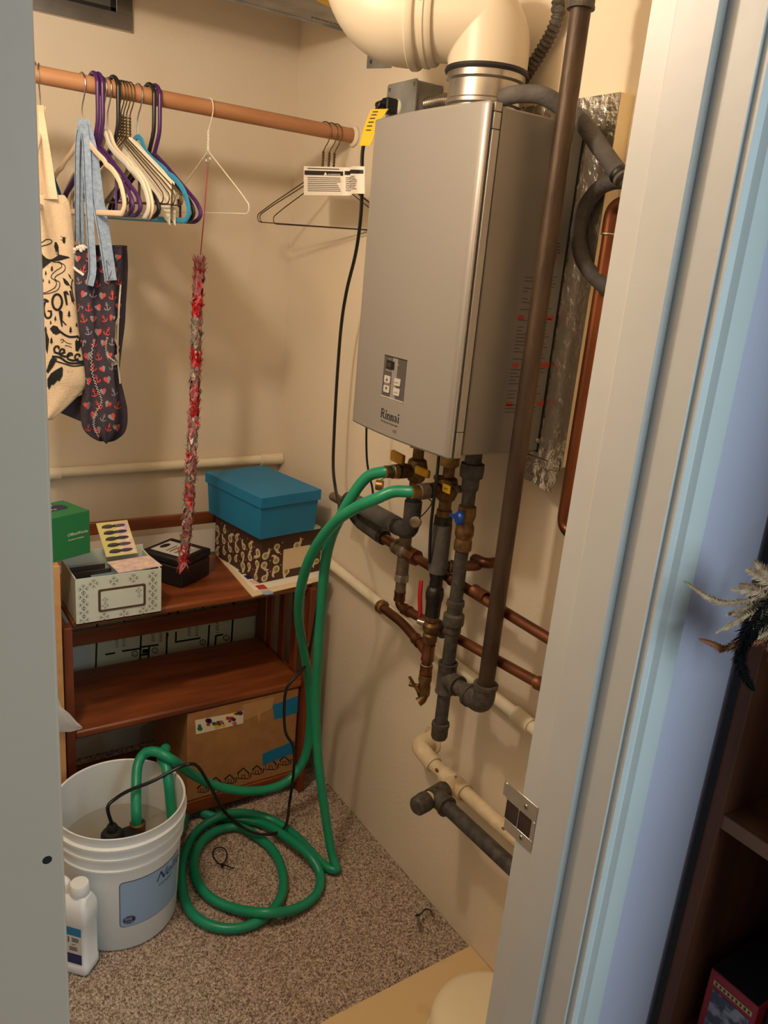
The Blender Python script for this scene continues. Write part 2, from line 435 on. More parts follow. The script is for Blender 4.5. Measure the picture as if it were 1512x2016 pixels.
# control panel
pn = MB(); y0, y1, z0, z1 = -.985, -1.064, 1.349, 1.427
pm = lambda a, b, e: V((fx(y0-a)-e, y0-a, z0+b))
wd, ht = y0-y1, z1-z0
def pbox(mb, a0, b0, a1, b1, e0, e1):
    c = [(a0, b0), (a1, b0), (a1, b1), (a0, b1)]
    return mb.add([pm(a, b, e0) for a, b in c]+[pm(a, b, e1) for a, b in c], [(0, 3, 2, 1), (4, 5, 6, 7), (0, 1, 5, 4), (1, 2, 6, 5), (2, 3, 7, 6), (3, 0, 4, 7)])
panel = pbox(MB(), 0, 0, wd, ht, -.002, .0006).build('control_panel', 'panel_grey', t)
pbox(MB(), -.0012, -.0018, wd+.0005, 0, -.001, .0016).build('panel_lip', 'button_grey', panel)
pbox(MB(), 0, ht, wd, ht+.0022, -.001, .0008).build('panel_shadow_gap', 'seam_black', panel)
disp = pbox(MB(), .010, .055, .038, .071, .0006, .0012).build('display', 'dark_hole', panel)
tm = lambda a, b: (lambda x, y: pm(a+x, b+y, .0016))
text('88', .013, tm(.014, .0585), 'panel_grey', panel)
for (a, b, tri_) in ((.008, .027, 1), (.008, .008, -1), (.044, .027, 0), (.044, .008, 0)):
    bt = MB(); c = rrect(a, b, a+.021, b+.014, .002)
    nn = len(c); bt.add([pm(*p, .0004) for p in c]+[pm(*p, .0022) for p in c], [tuple(range(nn, 2*nn))]+[(i, (i+1) % nn, (i+1) % nn+nn, i+nn) for i in range(nn)])
    ob = bt.build('button', 'button_grey', panel)
    if tri_:
        yb = b+.004 if tri_ > 0 else b+.0105
        MB().poly([(a+.006, yb), (a+.015, yb), (a+.0105, yb+.0065*tri_)], lambda x, y: pm(x, y, .0026)).build('arrow', 'panel_grey', panel, flat=True)
for a, b, s_, m_ in ((.046, .0315, 'PRIORITY', 'panel_grey'), (.047, .0125, 'ON/OFF', 'panel_grey'), (.010, .0505, 'TEMPERATURE F', 'button_grey'), (.046, .066, 'IN USE', 'button_grey'), (.020, .0730, 'HOT', 'button_grey'), (.010, .0238, 'TEMPERATURE', 'button_grey')):
    text(s_, .0036, (lambda a, b: (lambda x, y: pm(a+x, b+y, .0027)))(a, b), m_, panel)
# serif brand name
lg = MB(); LM = lambda x, y: V((fx(-.990-x)-.0006, -.990-x, 1.3045+y))
def rct(x0, y0, x1, y1): lg.poly([(x0, y0), (x1, y0), (x1, y1), (x0, y1)], LM)
k = .0115
def stem(x, y0, y1, w_=.0030): rct(x, y0, x+w_, y1); rct(x-.0013, y0, x+w_+.0013, y0+.0011)
stem(0, 0, .0185); rct(-.0015, .0174, .006, .0185)
lg.stroke([(.003, .0175), (.0075, .0175), (.0100, .0160), (.0106, .0135), (.0100, .0112), (.0075, .0097), (.003, .0097)], .0022, LM)
lg.stroke([(.006, .0097), (.0090, .004), (.0118, .0004), (.0140, .0006)], .0028, LM)
def li(x): stem(x, 0, k); rct(x-.0015, k-.0012, x, k); lg.poly([(x+.0015+.0021*cos(a), .0162+.0021*sin(a)) for a in [i*pi/5 for i in range(10)]], LM)
def ln(x):
    stem(x, 0, k); rct(x-.0015, k-.0012, x, k); stem(x+.0070, 0, .0085)
    lg.stroke([(x+.0028, .0085), (x+.0045, .0104), (x+.0066, .0108), (x+.0083, .0098), (x+.0086, .0078)], .0024, LM)
li(.0172); ln(.0238); ln(.0366)
lg.stroke([(.0500, .0092), (.0520, .0108), (.0548, .0106), (.0562, .0090), (.0562, .0018), (.0585, .0008)], .0026, LM)
lg.stroke([(.0562, .0066), (.0525, .0056), (.0504, .0038), (.0508, .0016), (.0530, .0008), (.0562, .0026)], .0020, LM)
li(.0618)
lg.build('brand_name', 'ink', t, flat=True)
text('The only way to heat water', .0056, lambda x, y: V((fx(-.990-x)-.0006, -.990-x, 1.2965+y)), 'ink_soft', t, bold=.00012)
text('R75', .0085, lambda x, y: V((fx(-1.038-x)-.0006, -1.038-x, 1.283+y)), 'ink_soft', t)
# warning print on the side of the case
sy = YA+.0012; red = MB(); blk = MB(); SMP = lambda x, z: V((x, sy, z))
random.seed(5)
def bar(mb, u, v, w_, h_):
    p = at(u, v, 'y', sy); mb.poly([(p.x, p.z), (p.x+w_, p.z), (p.x+w_, p.z-h_), (p.x, p.z-h_)], SMP)
for u, v, w_ in ((1084, 503, .014), (1090, 500, .01), (1022, 620, .012), (1074, 622, .020), (1010, 715, .014), (1066, 714, .022), (998, 791, .014), (1058, 790, .018)): bar(red, u, v, w_, .0085)
for v in range(545, 812, 7):
    if v in (615, 622, 713, 720, 790): continue
    du = -(v-545)*.155
    if random.random() < .85: bar(blk, 1034+du, v, random.uniform(.012, .03), .0014)
    if random.random() < .8: bar(blk, 1078+du*.9, v-2, random.uniform(.012, .026), .0015)
for v in (478, 484, 490, 496): bar(blk, 1094, v, .012, .002)
o = red.build('warning_bars', 'ink_red', t, flat=True); o['kind'] = 'stuff'; o = blk.build('warning_print', 'ink_soft', t, flat=True); o['kind'] = 'stuff'
p = at(1058, 868, 'y', sy); MB().lathe([(0, .0025), (.004, .0022), (.0055, 0)], p, (0, -1, 0), 14).build('screw', 'steel', t)

# ---------------------------------------------------------------- vent
CX, CY = -.12, -1.02
t = thing('vent_pipe', (CX, CY, ZB), 'cream plastic flue vent elbow rising from steel collar above heater', 'vent pipe')
MB().lathe([(.064, 0), (.068, .004), (.068, .030), (.0715, .034), (.0715, .040), (.069, .043), (.069, .072), (.0735, .076), (.0735, .088), (.06, .088)], (CX, CY, ZB-.006), n=40).build('collar', 'steel', t)
MB().lathe([(.060, 0), (.0765, .001), (.0785, .005), (.0765, .010), (.060, .011)], (CX, CY, ZB+.080), n=40).build('gasket', 'rubber', t)
vd = V((cos(radians(133)), sin(radians(133)), 0)); AZ = 2.043
lat = V((-vd.y, vd.x, 0)); RV = .074; NF = 48; KA = 10; mb = MB(); fib = []
for j in range(NF):
    ph = 2*pi*j/NF; a_, b_ = RV*cos(ph), RV*sin(ph); ro = .003+.125*max(0, -cos(ph))**1.3
    P_ = [(a_, ZB+.088), (a_, AZ-a_-ro)]
    for k in range(1, KA+1): q = pi-pi/2*k/KA; P_.append((a_+ro+ro*cos(q), AZ-a_-ro+ro*sin(q)))
    P_.append((max(.118, a_+ro+.001), AZ-a_)); fib.append([V((CX, CY, 0))+vd*h_+V((0, 0, z_))+lat*b_ for h_, z_ in P_])
NR = len(fib[0]); mb.add([fib[j][i] for i in range(NR) for j in range(NF)], [(i*NF+j, i*NF+(j+1) % NF, (i+1)*NF+(j+1) % NF, (i+1)*NF+j) for i in range(NR-1) for j in range(NF)])
mb.build('elbow', 'vent_white', t, sharp=28)
E1 = V((CX, CY, AZ))
mb = MB().lathe([(.070, .100), (.080, .100), (.082, .104), (.082, .112), (.0845, .114), (.0845, .122), (.081, .124), (.081, .131), (.0875, .133), (.0895, .137), (.0895, .146), (.0875, .148), (.07, .148)], E1, vd, 40)
mb.build('socket_ring', 'vent_white', t)
ss = frame(vd)[0]
mb = MB(); q = E1+vd*.128+ss*0
for dz, dx in ((.0, .0),):
    c = E1+vd*.116+V((.055, -.0, .0))
sdir = V((vd.y, -vd.x, 0))
if sdir.dot(CAM-E1) < 0: sdir = -sdir
sl = E1+vd*.1185+sdir*.0838+V((0, 0, .012))
MB().obox(sl, vd, sdir, (0, 0, 1), .0012, .0012, .008).build('slot', 'dark_hole', t)
p2 = [E1+vd*.14, E1+vd*.155]; B2 = .088; cc = E1+vd*.155+V((0, 0, B2))
for k in range(1, 13):
    a = pi/2*k/12; p2.append(cc+vd*B2*sin(a)-V((0, 0, B2*cos(a))))
p2.append(V((p2[-1].x, p2[-1].y, H-.001)))
MB().tube(p2, .0845, 36).build('upper_elbow', 'vent_white', t, sharp=60)
sc_ = E1+vd*.0+sdir*0
# galvanised duct under the ceiling, vent frame, bracket
t = thing('air_duct', (-.65, -.55, 2.157), 'galvanized steel duct running under the ceiling across the closet', 'duct')
MB().box((-1.31, -.66, 2.157), (-.001, -.312, 2.36)).build('duct_body', 'galvanized', t, bevel=.002)
MB().box((-1.31, -.3140, 2.1535), (-.001, -.3095, 2.168)).build('hem', 'galvanized', t)
MB().poly([(-.20, -.47), (-.02, -.40), (-.02, -.44), (-.10, -.475), (-.21, -.515)], lambda x, y: V((x, y, 2.1566))).build('paint_streak', 'yellow_tag', t, flat=True)
q = at(612, 33, 'z', 2.1565)
text('NORDISCO', .020, lambda x, y: V((q.x+x*1.2, q.y-.004+y, 2.1565)), 'ink', t, shear=.2)
t = thing('duct_bracket', (-.002, -.45, 2.04), 'small steel angle bracket screwed to wall below the flue vent', 'bracket')
MB().prism([(-.385, 2.112), (-.385, 2.066), (-.50, 2.052), (-.50, 2.112)], (-.0005, 0, 0), (0, 1, 0), (0, 0, 1), (-.002, 0, 0)).build('plate', 'galvanized', t)
MB().lathe([(0, .002), (.004, .0016), (.005, 0)], (-.0025, -.405, 2.078), (-1, 0, 0), 12).build('screw', 'black_iron', t)
q1 = at(261, 64, 'y', -.012)
t = thing('wall_grille', (q1.x-.3, -.01, q1.z), 'metal framed grille high on the back wall above the rod', 'wall vent')
xa, za, fw = q1.x, q1.z, .037
mb = MB(); mb.box((xa-.62, -.014, za), (xa, -.0005, za+fw)); mb.box((xa-fw*1.1, -.014, za+fw), (xa, -.0005, za+.32)); mb.box((xa-.62, -.014, za+.283), (xa-fw*1.1, -.0005, za+.32)); mb.box((xa-.62, -.014, za+fw), (xa-.583, -.0005, za+.283))
mb.build('frame', 'steel', t, bevel=.001)
MB().box((xa-.583, -.006, za+fw), (xa-fw*1.1, -.0006, za+.283)).build('pane', 'wire_glass', t)
mb = MB(); mb.box((xa-.583, -.010, za+fw), (xa-fw*1.1, -.006, za+fw+.009)); mb.box((xa-fw*1.1-.012, -.010, za+fw), (xa-fw*1.1, -.006, za+.283)); mb.build('gasket', 'rubber', t)

# ---------------------------------------------------------------- plumbing under the heater
PX = -.13
HY, CYV, GY = -.943, -1.056, -1.129         # hot, cold and gas connections along the heater
def zv(u, v, x=PX): return at(u, v, 'x', x).z
def coupling(mb, c, axis, r, l, n=20):
    """socket with raised rims"""
    mb.lathe([(r*.8, -l), (r*1.06, -l), (r*1.06, -l+.004), (r, -l+.006), (r, l-.006), (r*1.06, l-.004), (r*1.06, l), (r*.8, l)], c, axis, n)
def valve(name, label, y, dz, handle_c, tagname):
    t = thing(name, (PX, y, 1.05), label, 'valve'); z = lambda v: v+dz
    mb = MB(); mb.cyl((PX, y, z(1.252)), (PX, y, z(1.272)), .0130, n=16); mb.build('nipple', 'brass_dark', t)
    MB().cyl((PX, y, z(1.222)), (PX, y, z(1.252)), .0205, n=6).build('union_nut', 'brass', t, bevel=.001)
    mb = MB(); mb.lathe([(.0125, 1.222), (.0125, 1.200), (.020, 1.195), (.024, 1.178), (.024, 1.166), (.019, 1.150), (.0135, 1.145), (.0135, 1.128), (.0165, 1.126), (.0165, 1.108), (.012, 1.106)], (PX, y, dz), n=24)
    mb.build('valve_body', 'brass_dark', t)
    mb = MB(); mb.cyl((PX-.012, y, z(1.172)), (PX-.047, y, z(1.172)), .0155, n=20); mb.cyl((PX-.030, y, z(1.172)), (PX-.040, y, z(1.172)), .0175, n=8)
    mb.build('drain_port', 'brass_dark', t)
    MB().cyl((PX-.047, y, z(1.172)), (PX-.052, y, z(1.172)), .0165, n=20).build('washer', 'rubber', t)
    return t
t = valve('isolation_valve', 'brass water valve with yellow lever feeding the upper green hose', HY, 0, None, None)
hp = at(783, 901, 'x', PX-.015)
lv = MB(); lv.obox(hp, (0, 1, .05), (1, 0, 0), (0, 0, 1), .024, .006, .0125); lv.build('lever', 'yellow_handle', t, bevel=.004)
MB().cyl((PX-.018, HY+.004, hp.z-.006), (PX+.0, HY+.004, hp.z-.006), .006, n=12).build('lever_stem', 'brass_dark', t)
sc = at(745, 955, 'x', PX)                       # dangling brass cap
MB().cyl(sc+V((-.004, .004, 0)), sc+V((.008, -.008, 0)), .0125, n=18).build('port_cap', 'brass', t, bevel=.001)
MB().tube(smooth([sc, sc+V((.01, -.01, .02)), V((PX+.01, HY+.02, 1.16)), V((PX, HY, 1.15))]), .0012, 6).build('cap_strap', 'cord_black', t)
t = valve('isolation_valve', 'brass water valve with yellow lever feeding the lower green hose', CYV, -.012, None, None)
hp = at(832, 929, 'x', PX-.03)
MB().obox(hp, (0, 1, .0), (1, 0, 0), (0, 0, 1), .024, .005, .009).build('lever', 'yellow_handle', t, bevel=.004)
MB().cyl((PX-.03, CYV+.006, hp.z), (PX, CYV+.006, hp.z-.004), .006, n=12).build('lever_stem', 'brass_dark', t)
st = at(879, 962, 'x', PX-.026); MB().obox(st, (0, 1, 0), (1, 0, 0), (0, 0, 1), .0125, .001, .0085).build('yellow_sticker', 'yellow_tag', t)
text('OPEN', .0055, plane_map(st+V((-.0015, .008, -.002)), (0, -1, 0), (0, 0, 1)), 'ink', t)
rv = at(905, 963, 'x', PX); MB().cyl(V((PX, CYV-.02, rv.z)), rv+V((0, -.006, 0)), .0065, n=12).build('relief_stub', 'brass_dark', t)
MB().cyl(rv+V((-.008, 0, 0)), rv+V((.006, 0, 0)), .008, n=14).build('stub_nut', 'bronze_grey', t)
lp = [V((PX-.03, CYV+.02, 1.135)), at(850, 990, 'x', PX-.03), at(838, 1008, 'x', PX-.03), at(825, 1020, 'x', PX-.03)]
MB().tube(smooth(lp), .0013, 6).build('cap_strap', 'cord_black', t)
dc = at(818, 1028, 'x', PX-.035); mb = MB(); mb.lathe([(0, .003), (.012, .003), (.0135, 0), (.012, -.003), (0, -.003)], dc, (-.5, -.5, .45), 20); mb.build('port_cap', 'bronze_grey', t)

# insulated hot pipe: down, back along the wall, round and down to the mixing cross
t = thing('insulated_pipe', (PX, -.80, .95), 'foam wrapped pipe bending below the heater and running back along wall', 'pipe')
e = V((PX, HY, 1.024)); f_ = V((PX, -.690, 1.024))
MB().tube([V((PX, HY, 1.118)), V((PX, HY, 1.098))], .0175, 18).build('tape_wrap', 'tape_black', t)
MB().tube(fillet([V((PX, HY, 1.100)), e, V((PX, HY+.055, 1.024))], .035, 8), .0200, 18).build('foam_elbow', 'foam_black', t)
MB().tube([V((PX, HY+.045, 1.024)), V((PX, HY+.058, 1.024))], .0212, 18).build('tape_wrap', 'tape_black', t)
MB().tube([V((PX, HY+.056, 1.024)), f_], .0215, 20).build('foam_sleeve', 'foam_grey', t)
ret = fillet([f_+V((0, -.004, 0)), V((PX+.006, -.652, 1.022)), V((PX+.03, -.668, .968)), V((PX+.03, -.800, .960))], .035, 8)
MB().tube(ret, [.021-.002*(i/len(ret)) for i in range(len(ret))], 12).build('taped_bend', 'tape_black', t)
MB().tube([V((PX+.03, -.690, .9665)), V((PX+.03, -.785, .9605))], .0196, 14).build('foam_sleeve', 'foam_black', t)
MB().tube([V((PX+.03, -.795, .960)), V((PX+.03, -.862, .957))], .0125, 14).build('copper_stub', 'copper', t)
pe = at(655, 977, 'x', PX+.02); MB().cyl(pe, pe+V((0, -.06, 0)), .012, n=16).build('end_cap', 'bronze_grey', t)

# bronze cross, its drop and the copper run C
QX, QY = -.10, -.886
t = thing('pipe_cross', (QX, QY, .80), 'grey bronze pipe cross with union nut under the foam elbow', 'pipe fitting')
mb = MB(); mb.cyl((QX, QY, .995), (QX, QY, .898), .0150, n=20); mb.cyl((QX, QY+.034, .957), (QX, QY-.030, .957), .0165, n=20); mb.ball((QX, QY, .957), .0215)
mb.cyl((QX, QY+.034, .957), (QX, QY+.022, .957), .0190, n=20)
mb.build('cross_body', 'bronze_grey', t)
MB().cyl((QX, QY-.026, .957), (QX, QY-.052, .957), .0195, n=8).build('union_nut', 'copper', t, bevel=.001)
MB().cyl((QX, QY, .898), (QX, QY, .880), .0175, n=8).build('union_nut', 'steel', t, bevel=.001)
z_e = .815
MB().cyl((QX, QY, .880), (QX, QY, .852), .0130, n=18).build('tail_piece', 'bronze_grey', t)
cR = .0112
c_end = at(1060, 1345, 'x', QX); c_end = c_end+(c_end-V((QX, QY, z_e)))*.35
def copper_run(name, label, pts, r=cR, m='copper', joints=(), jm='copper', fil=.022):
    t = thing(name, V(pts[0]), label, 'pipe')
    MB().tube(fillet(pts, fil, 8), r, 16).build('pipe', m, t)
    for c, ax, l, rr_ in joints:
        mb = MB(); coupling(mb, V(c), ax, rr_, l); mb.build('coupling', jm, t)
        MB().lathe([(rr_*.9, -l-.0025), (rr_*1.04, -l-.001), (rr_*1.04, -l+.001)], c, ax, 18).build('solder_ring', 'solder', t)
    return t
dC = (c_end-V((QX, QY, z_e))).normalized()
tC = copper_run('copper_pipe', 'copper pipe with elbow dropping from the bronze cross then running right', [V((QX, QY, .856)), V((QX, QY, z_e)), c_end], joints=[(V((QX, QY, .842)), (0, 0, 1), .012, .0135), (V((QX, QY, z_e))+dC*.035, dC, .012, .0132), (c_end-dC*.16, dC, .012, .0132)])
i0 = V((QX, QY, z_e))+dC*.125
MB().tube([i0, i0+dC*.055], .0185, 16).build('foam_sleeve', 'foam_grey', tC)
b0 = V((QX, QY-.050, .957)); b1 = at(1073, 1253, 'x', QX); dB = (b1-b0).normalized()
copper_run('copper_pipe', 'copper pipe running right from the cross behind both gas pipes', [b0, b1+dB*.2], joints=[(b0+dB*.145, dB, .010, .0132), (at(945, 1170, 'x', QX), dB, .020, .0138)])
d0 = at(752, 1195, 'x', QX); d1 = at(845, 1267, 'x', PX)
tD = copper_run('copper_pipe', 'short copper pipe capped with brass joining the drain valve riser', [d0+V((0, .004, 0)), V((QX-.004, d0.y-.1, d0.z)), V((PX, CYV+.01, .778))], joints=[(V((QX-.02, CYV+.055, .779)), (-.2, -1, 0), .012, .0132)], fil=.03)
MB().lathe([(0, -.010), (.015, -.010), (.0178, -.006), (.0178, .006), (.015, .009), (.010, .010)], d0, (0, -1, 0), 20).build('brass_cap', 'brass', tD)

# cold riser: foam sleeve, tape, shut-off with red lever, copper drop and drain bib
t = thing('cold_riser', (PX, CYV, .70), 'vertical foam wrapped pipe with red lever valve and drain bib below', 'pipe')
def zz_(u, v): return zv(u, v)
MB().tube([(PX, CYV, 1.100), (PX, CYV, 1.080)], .0195, 18).build('tape_wrap', 'tape_black', t)
MB().tube([(PX, CYV, 1.082), (PX, CYV, .972)], .0205, 20).build('foam_sleeve', 'foam_grey', t)
mb = MB(); mb.lathe([(.0185, .975), (.0165, .962), (.014, .955), (.0150, .945), (.0145, .938), (.0185, .933), (.0205, .922), (.0195, .908), (.0175, .902), (.0165, .880), (.0168, .868)], (PX, CYV, 0), n=20)
mb.build('tape_wrap', 'tape_black', t)
mb = MB(); mb.lathe([(.012, .872), (.0165, .870), (.0165, .857), (.0135, .853), (.0185, .846), (.0185, .834), (.0135, .826), (.0165, .822), (.0165, .806), (.012, .804)], (PX, CYV, 0), n=18); mb.build('ball_valve', 'brass_dark', t)
ln_ = at(829, 1211, 'x', PX-.012)
MB().cyl((PX, CYV+.012, .842), (ln_.x, CYV+.034, .842), .0065, n=12).build('stem_nut', 'steel', t)
l0 = at(827, 1205, 'x', PX-.012); l1 = at(829, 1142, 'x', PX-.012)
MB().ribbon([l0+V((.0, .0, -.012)), l0, l0*.5+l1*.5+V((-.002, 0, 0)), l1], [.006, .0115, .0115, .0105], .006, side=(0, 1, 0)).build('lever', 'red_handle', t, bevel=.002)
MB().cyl((PX, CYV, .806), (PX, CYV, .700), .0118, n=18).build('copper_pipe', 'copper', t)
mb = MB(); coupling(mb, V((PX, CYV, .778)), (0, 0, 1), .0140, .020); mb.cyl((PX, CYV, .778), (PX+.006, CYV+.026, .778), .0140); mb.build('tee', 'copper', t)
mb = MB(); coupling(mb, V((PX, CYV, .735)), (0, 0, 1), .0138, .010); mb.build('coupling', 'copper', t)
MB().lathe([(.0118, -.0015), (.0145, 0), (.0118, .0015)], (PX, CYV, .747), n=18).build('solder_ring', 'solder', t)
MB().lathe([(.010, .722), (.0150, .720), (.0155, .708), (.0130, .700), (.0150, .690), (.0150, .672), (.010, .662)], (PX, CYV, 0), n=18).build('bib_body', 'brass_dark', t)
MB().tube(smooth([(PX, CYV, .676), (PX-.006, CYV-.006, .664), (PX-.016, CYV-.004, .656)]), [.0105]*13, 14).build('spout', 'brass_dark', t)
MB().cyl((PX, CYV, .688), (PX-.022, CYV+.028, .688), .0052, n=12).build('bib_stem', 'brass_dark', t)
hA, hB = at(806, 1332, 'x', PX-.022), at(824, 1363, 'x', PX-.022)
MB().ribbon(smooth([hA, hA*.6+hB*.4, hA*.4+hB*.6, hB], 3), .006, .004, side=(1, 0, 0)).build('tee_handle', 'brass', t)

# dark copper elbow leaving the cold riser
a0 = at(868, 1112, 'x', -.10); a1 = at(893, 1080, 'x', -.035); a2 = at(952, 1108, 'x', -.035)
copper_run('copper_pipe', 'dark copper pipe with elbow hidden behind the gas valve', [V((PX+.005, CYV, .985)), V((-.035, CYV-.030, .985)), a1*.35+a2*.65+V((0, 0, .0)), a2+V((0, -.006, -.0)), V((-.002, a2.y-.008, a2.z))], r=.0118, joints=[(V((-.096, CYV-.014, .985)), (.8, -.4, 0), .010, .0140)])

# gas line
t = thing('gas_line', (PX, GY, .60), 'black iron gas line with tee, drip leg and tall riser', 'gas pipe')
def L(prof, m, name='coupling', n=24, y=GY): return MB().lathe(prof, (PX, y, 0), n=n).build(name, m, t)
L([(.012, 1.272), (.0165, 1.270), (.0175, 1.248), (.0175, 1.236), (.0240, 1.234), (.0250, 1.224), (.0240, 1.206), (.0185, 1.203), (.0180, 1.182), (.016, 1.178), (.010, 1.178)], 'black_iron', 'union', 12)
L([(.0138, 1.180), (.0138, 1.140)], 'black_iron', 'nipple')
L([(.012, 1.146), (.0185, 1.144), (.0195, 1.126), (.0175, 1.118), (.0150, 1.110), (.0195, 1.100), (.0200, 1.084), (.0165, 1.074), (.0190, 1.066), (.0190, 1.050), (.014, 1.046)], 'brass_dark', 'gas_cock', 18)
bh = at(904, 1020, 'x', PX-.03)
hb = MB(); hb.lathe([(0, .006), (.011, .006), (.0145, .002), (.0145, -.004), (.008, -.006), (0, -.006)], bh, (-1, .25, 0), 18)
bhandle = hb.build('blue_handle', 'blue_handle', t)
p1 = at(886, 1013, 'x', PX-.03); MB().ribbon([bh, p1*.5+bh*.5, p1], [.014, .010, .006], .006, side=(0, .3, 1)).build('thumb_tab', 'blue_handle', bhandle, bevel=.002)
MB().cyl(bh, V((PX, GY, bh.z)), .006, n=12).build('handle_stem', 'brass_dark', t)
L([(.0143, 1.050), (.0143, .932)], 'black_iron', 'pipe')
L([(.0143, .935), (.0190, .934), (.0195, .924), (.0170, .920), (.0165, .906), (.0225, .902), (.0230, .888), (.0225, .880), (.0190, .878), (.0185, .862), (.0143, .858)], 'iron_fitting', 'union')
L([(.0146, .862), (.0146, .775)], 'black_iron', 'pipe')
TZ = .752
mb = MB(); coupling(mb, V((PX, GY, TZ)), (0, 0, 1), .0205, .036, 24); mb.cyl((PX, GY, TZ), (PX, GY-.040, TZ), .0205, n=24); mb.lathe([(.0205, 0), (.0232, .0), (.0232, .007), (.018, .007)], (PX, GY-.036, TZ), (0, -1, 0), 24); mb.build('tee', 'iron_fitting', t)
RY = -1.2545
MB().cyl((PX, GY-.038, TZ), (PX, RY+.03, TZ), .0168, n=22).build('nipple', 'iron_fitting', t)
MB().cyl((PX, GY, TZ-.03), (PX, GY, .634), .0146, n=22).build('drip_leg', 'black_iron', t)
L([(.014, .640), (.0195, .639), (.0205, .632), (.0188, .628), (.0188, .606), (.0165, .600), (.0001, .599)], 'iron_fitting', 'drip_cap')
mb = MB(); mb.tube(fillet([(PX, RY+.046, TZ), (PX, RY, TZ), (PX, RY, TZ+.046)], .034, 9), .0225, 24); mb.lathe([(.0225, 0), (.0255, .001), (.0255, .009), (.018, .010)], (PX, RY, TZ+.040), n=24); mb.lathe([(.0225, 0), (.0255, .001), (.0255, .009), (.018, .010)], (PX, RY+.038, TZ), (0, 1, 0), 24)
mb.build('elbow', 'iron_fitting', t)
MB().cyl((PX, RY, TZ+.04), (PX, RY, H-.002), .0168, n=26).build('riser', 'rust_pipe', t)
mb = MB(); coupling(mb, V((PX, RY, 2.035)), (0, 0, 1), .0210, .020, 24); mb.build('coupling', 'iron_fitting', t)

# heater leads
c0 = [at(718, 842, 'x', -.12), at(722, 900, 'x', -.11), at(733, 960, 'x', -.10), at(742, 1002, 'x', -.085), V((-.03, -.80, .95))]
c0[0].z = ZA+.012
tag(MB().tube(smooth(c0), .0028, 8).build('heater_lead', 'cord_black'), 'thin black lead hanging from the far end of the heater', 'cable')
c0 = [at(864, 884, 'x', -.165), at(862, 920, 'x', -.175), at(857, 960, 'x', -.178), at(849, 1030, 'x', -.166), at(846, 1085, 'x', -.158), at(846, 1108, 'x', -.152)]
c0[0].z = ZA+.012
tag(MB().tube(smooth(c0), .0034, 8).build('heater_lead', 'cord_black'), 'black lead hanging in front of the two brass valves', 'cable')

# ---------------------------------------------------------------- pipes along the right wall
def run(name, label, pts, r, m, cat='pipe', fil=.03):
    t = thing(name, V(pts[-1]), label, cat); MB().tube(fillet(pts, fil, 8), r, 18).build('pipe', m, t); return t
p0, p1 = at(651, 1110, 'x', -.022), at(1043, 1428, 'x', -.022); d = (p1-p0).normalized()
t = run('drain_pipe', 'white plastic drain pipe sloping along the right wall behind copper pipes', [p0-d*.36, p1+d*.3], .0142, 'pvc')
mb = MB(); coupling(mb, at(1030, 1417, 'x', -.022), d, .0172, .026); mb.build('coupling', 'pvc', t)
b_z = at(300, 920, 'y', -.02).z
t = run('drain_pipe', 'white plastic pipe running along the back wall above the bookshelf', [(-1.319, -.020, b_z-.002), (-.012, -.020, b_z+.004)], .0150, 'pvc')
mb = MB(); coupling(mb, V((-.040, -.020, b_z+.003)), (1, 0, 0), .0182, .038); mb.build('coupling', 'pvc', t)
q = at(118, 920, 'y', -.02); mb = MB(); coupling(mb, V((q.x-.05, -.020, b_z-.001)), (1, 0, 0), .0178, .05); mb.build('coupling', 'pvc', t)

zl = .442
t = thing('painted_pipe', (-.05, -1.2, zl-.02), 'cream painted iron pipe elbowing from the lower wall with tee', 'pipe')
MB().tube(fillet([(-.001, -.955, zl+.014), (-.05, -.955, zl+.014), (-.05, -1.03, zl)], .030, 8), .0215, 20).build('elbow', 'painted_pipe', t)
MB().lathe([(.034, 0), (.034, .002), (.024, .004), (.021, .008)], (-.0005, -.955, zl+.014), (-1, 0, 0), 22).build('wall_flange', 'painted_pipe', t)
MB().cyl((-.05, -1.01, zl), (-.05, -1.66, zl+.006), .0168, n=22).build('pipe', 'painted_pipe', t)
mb = MB(); coupling(mb, V((-.05, -1.115, zl)), (0, -1, 0), .0220, .038, 22); mb.cyl((-.05, -1.115, zl), (-.090, -1.119, zl), .0220, n=22); mb.build('tee', 'painted_pipe', t)
for yy_, a_ in ((-1.30, 2.4), (-1.118, 2.2), (-1.06, 2.6), (-.96, 2.5)):
    MB().ball((-.05-.0165*abs(cos(a_)), yy_, zl+.0165*sin(a_)-.002), .008, 12, (.32, 1, .8)).build('rust_spot', 'rust', t)
t = thing('capped_tee', (-.14, -1.2, zl-.02), 'dark iron pipe tee with round cap below the drip leg', 'pipe')
mb = MB(); mb.cyl((-.086, -1.121, zl), (-.135, -1.132, zl), .0225, n=22); mb.cyl((-.118, -1.128, zl), (-.118, -1.172, zl), .0225, n=22); mb.lathe([(.0225, 0), (.0248, .001), (.0248, .008), (.018, .009)], (-.118, -1.166, zl), (0, -1, 0), 22)
mb.build('tee', 'iron_fitting', t)
MB().cyl((-.133, -1.131, zl), (-.150, -1.134, zl), .0175, n=22).build('nipple', 'painted_pipe', t)
mb = MB(); mb.lathe([(.016, 0), (.0225, .001), (.0232, .010), (.0215, .034), (.017, .039), (.0001, .040)], (-.146, -1.133, zl), (-1, -.22, 0), 20); mb.build('cap', 'iron_fitting', t)
MB().cyl((-.118, -1.168, zl), (-.118, -1.66, zl+.012), .0172, n=22).build('pipe', 'black_iron', t)

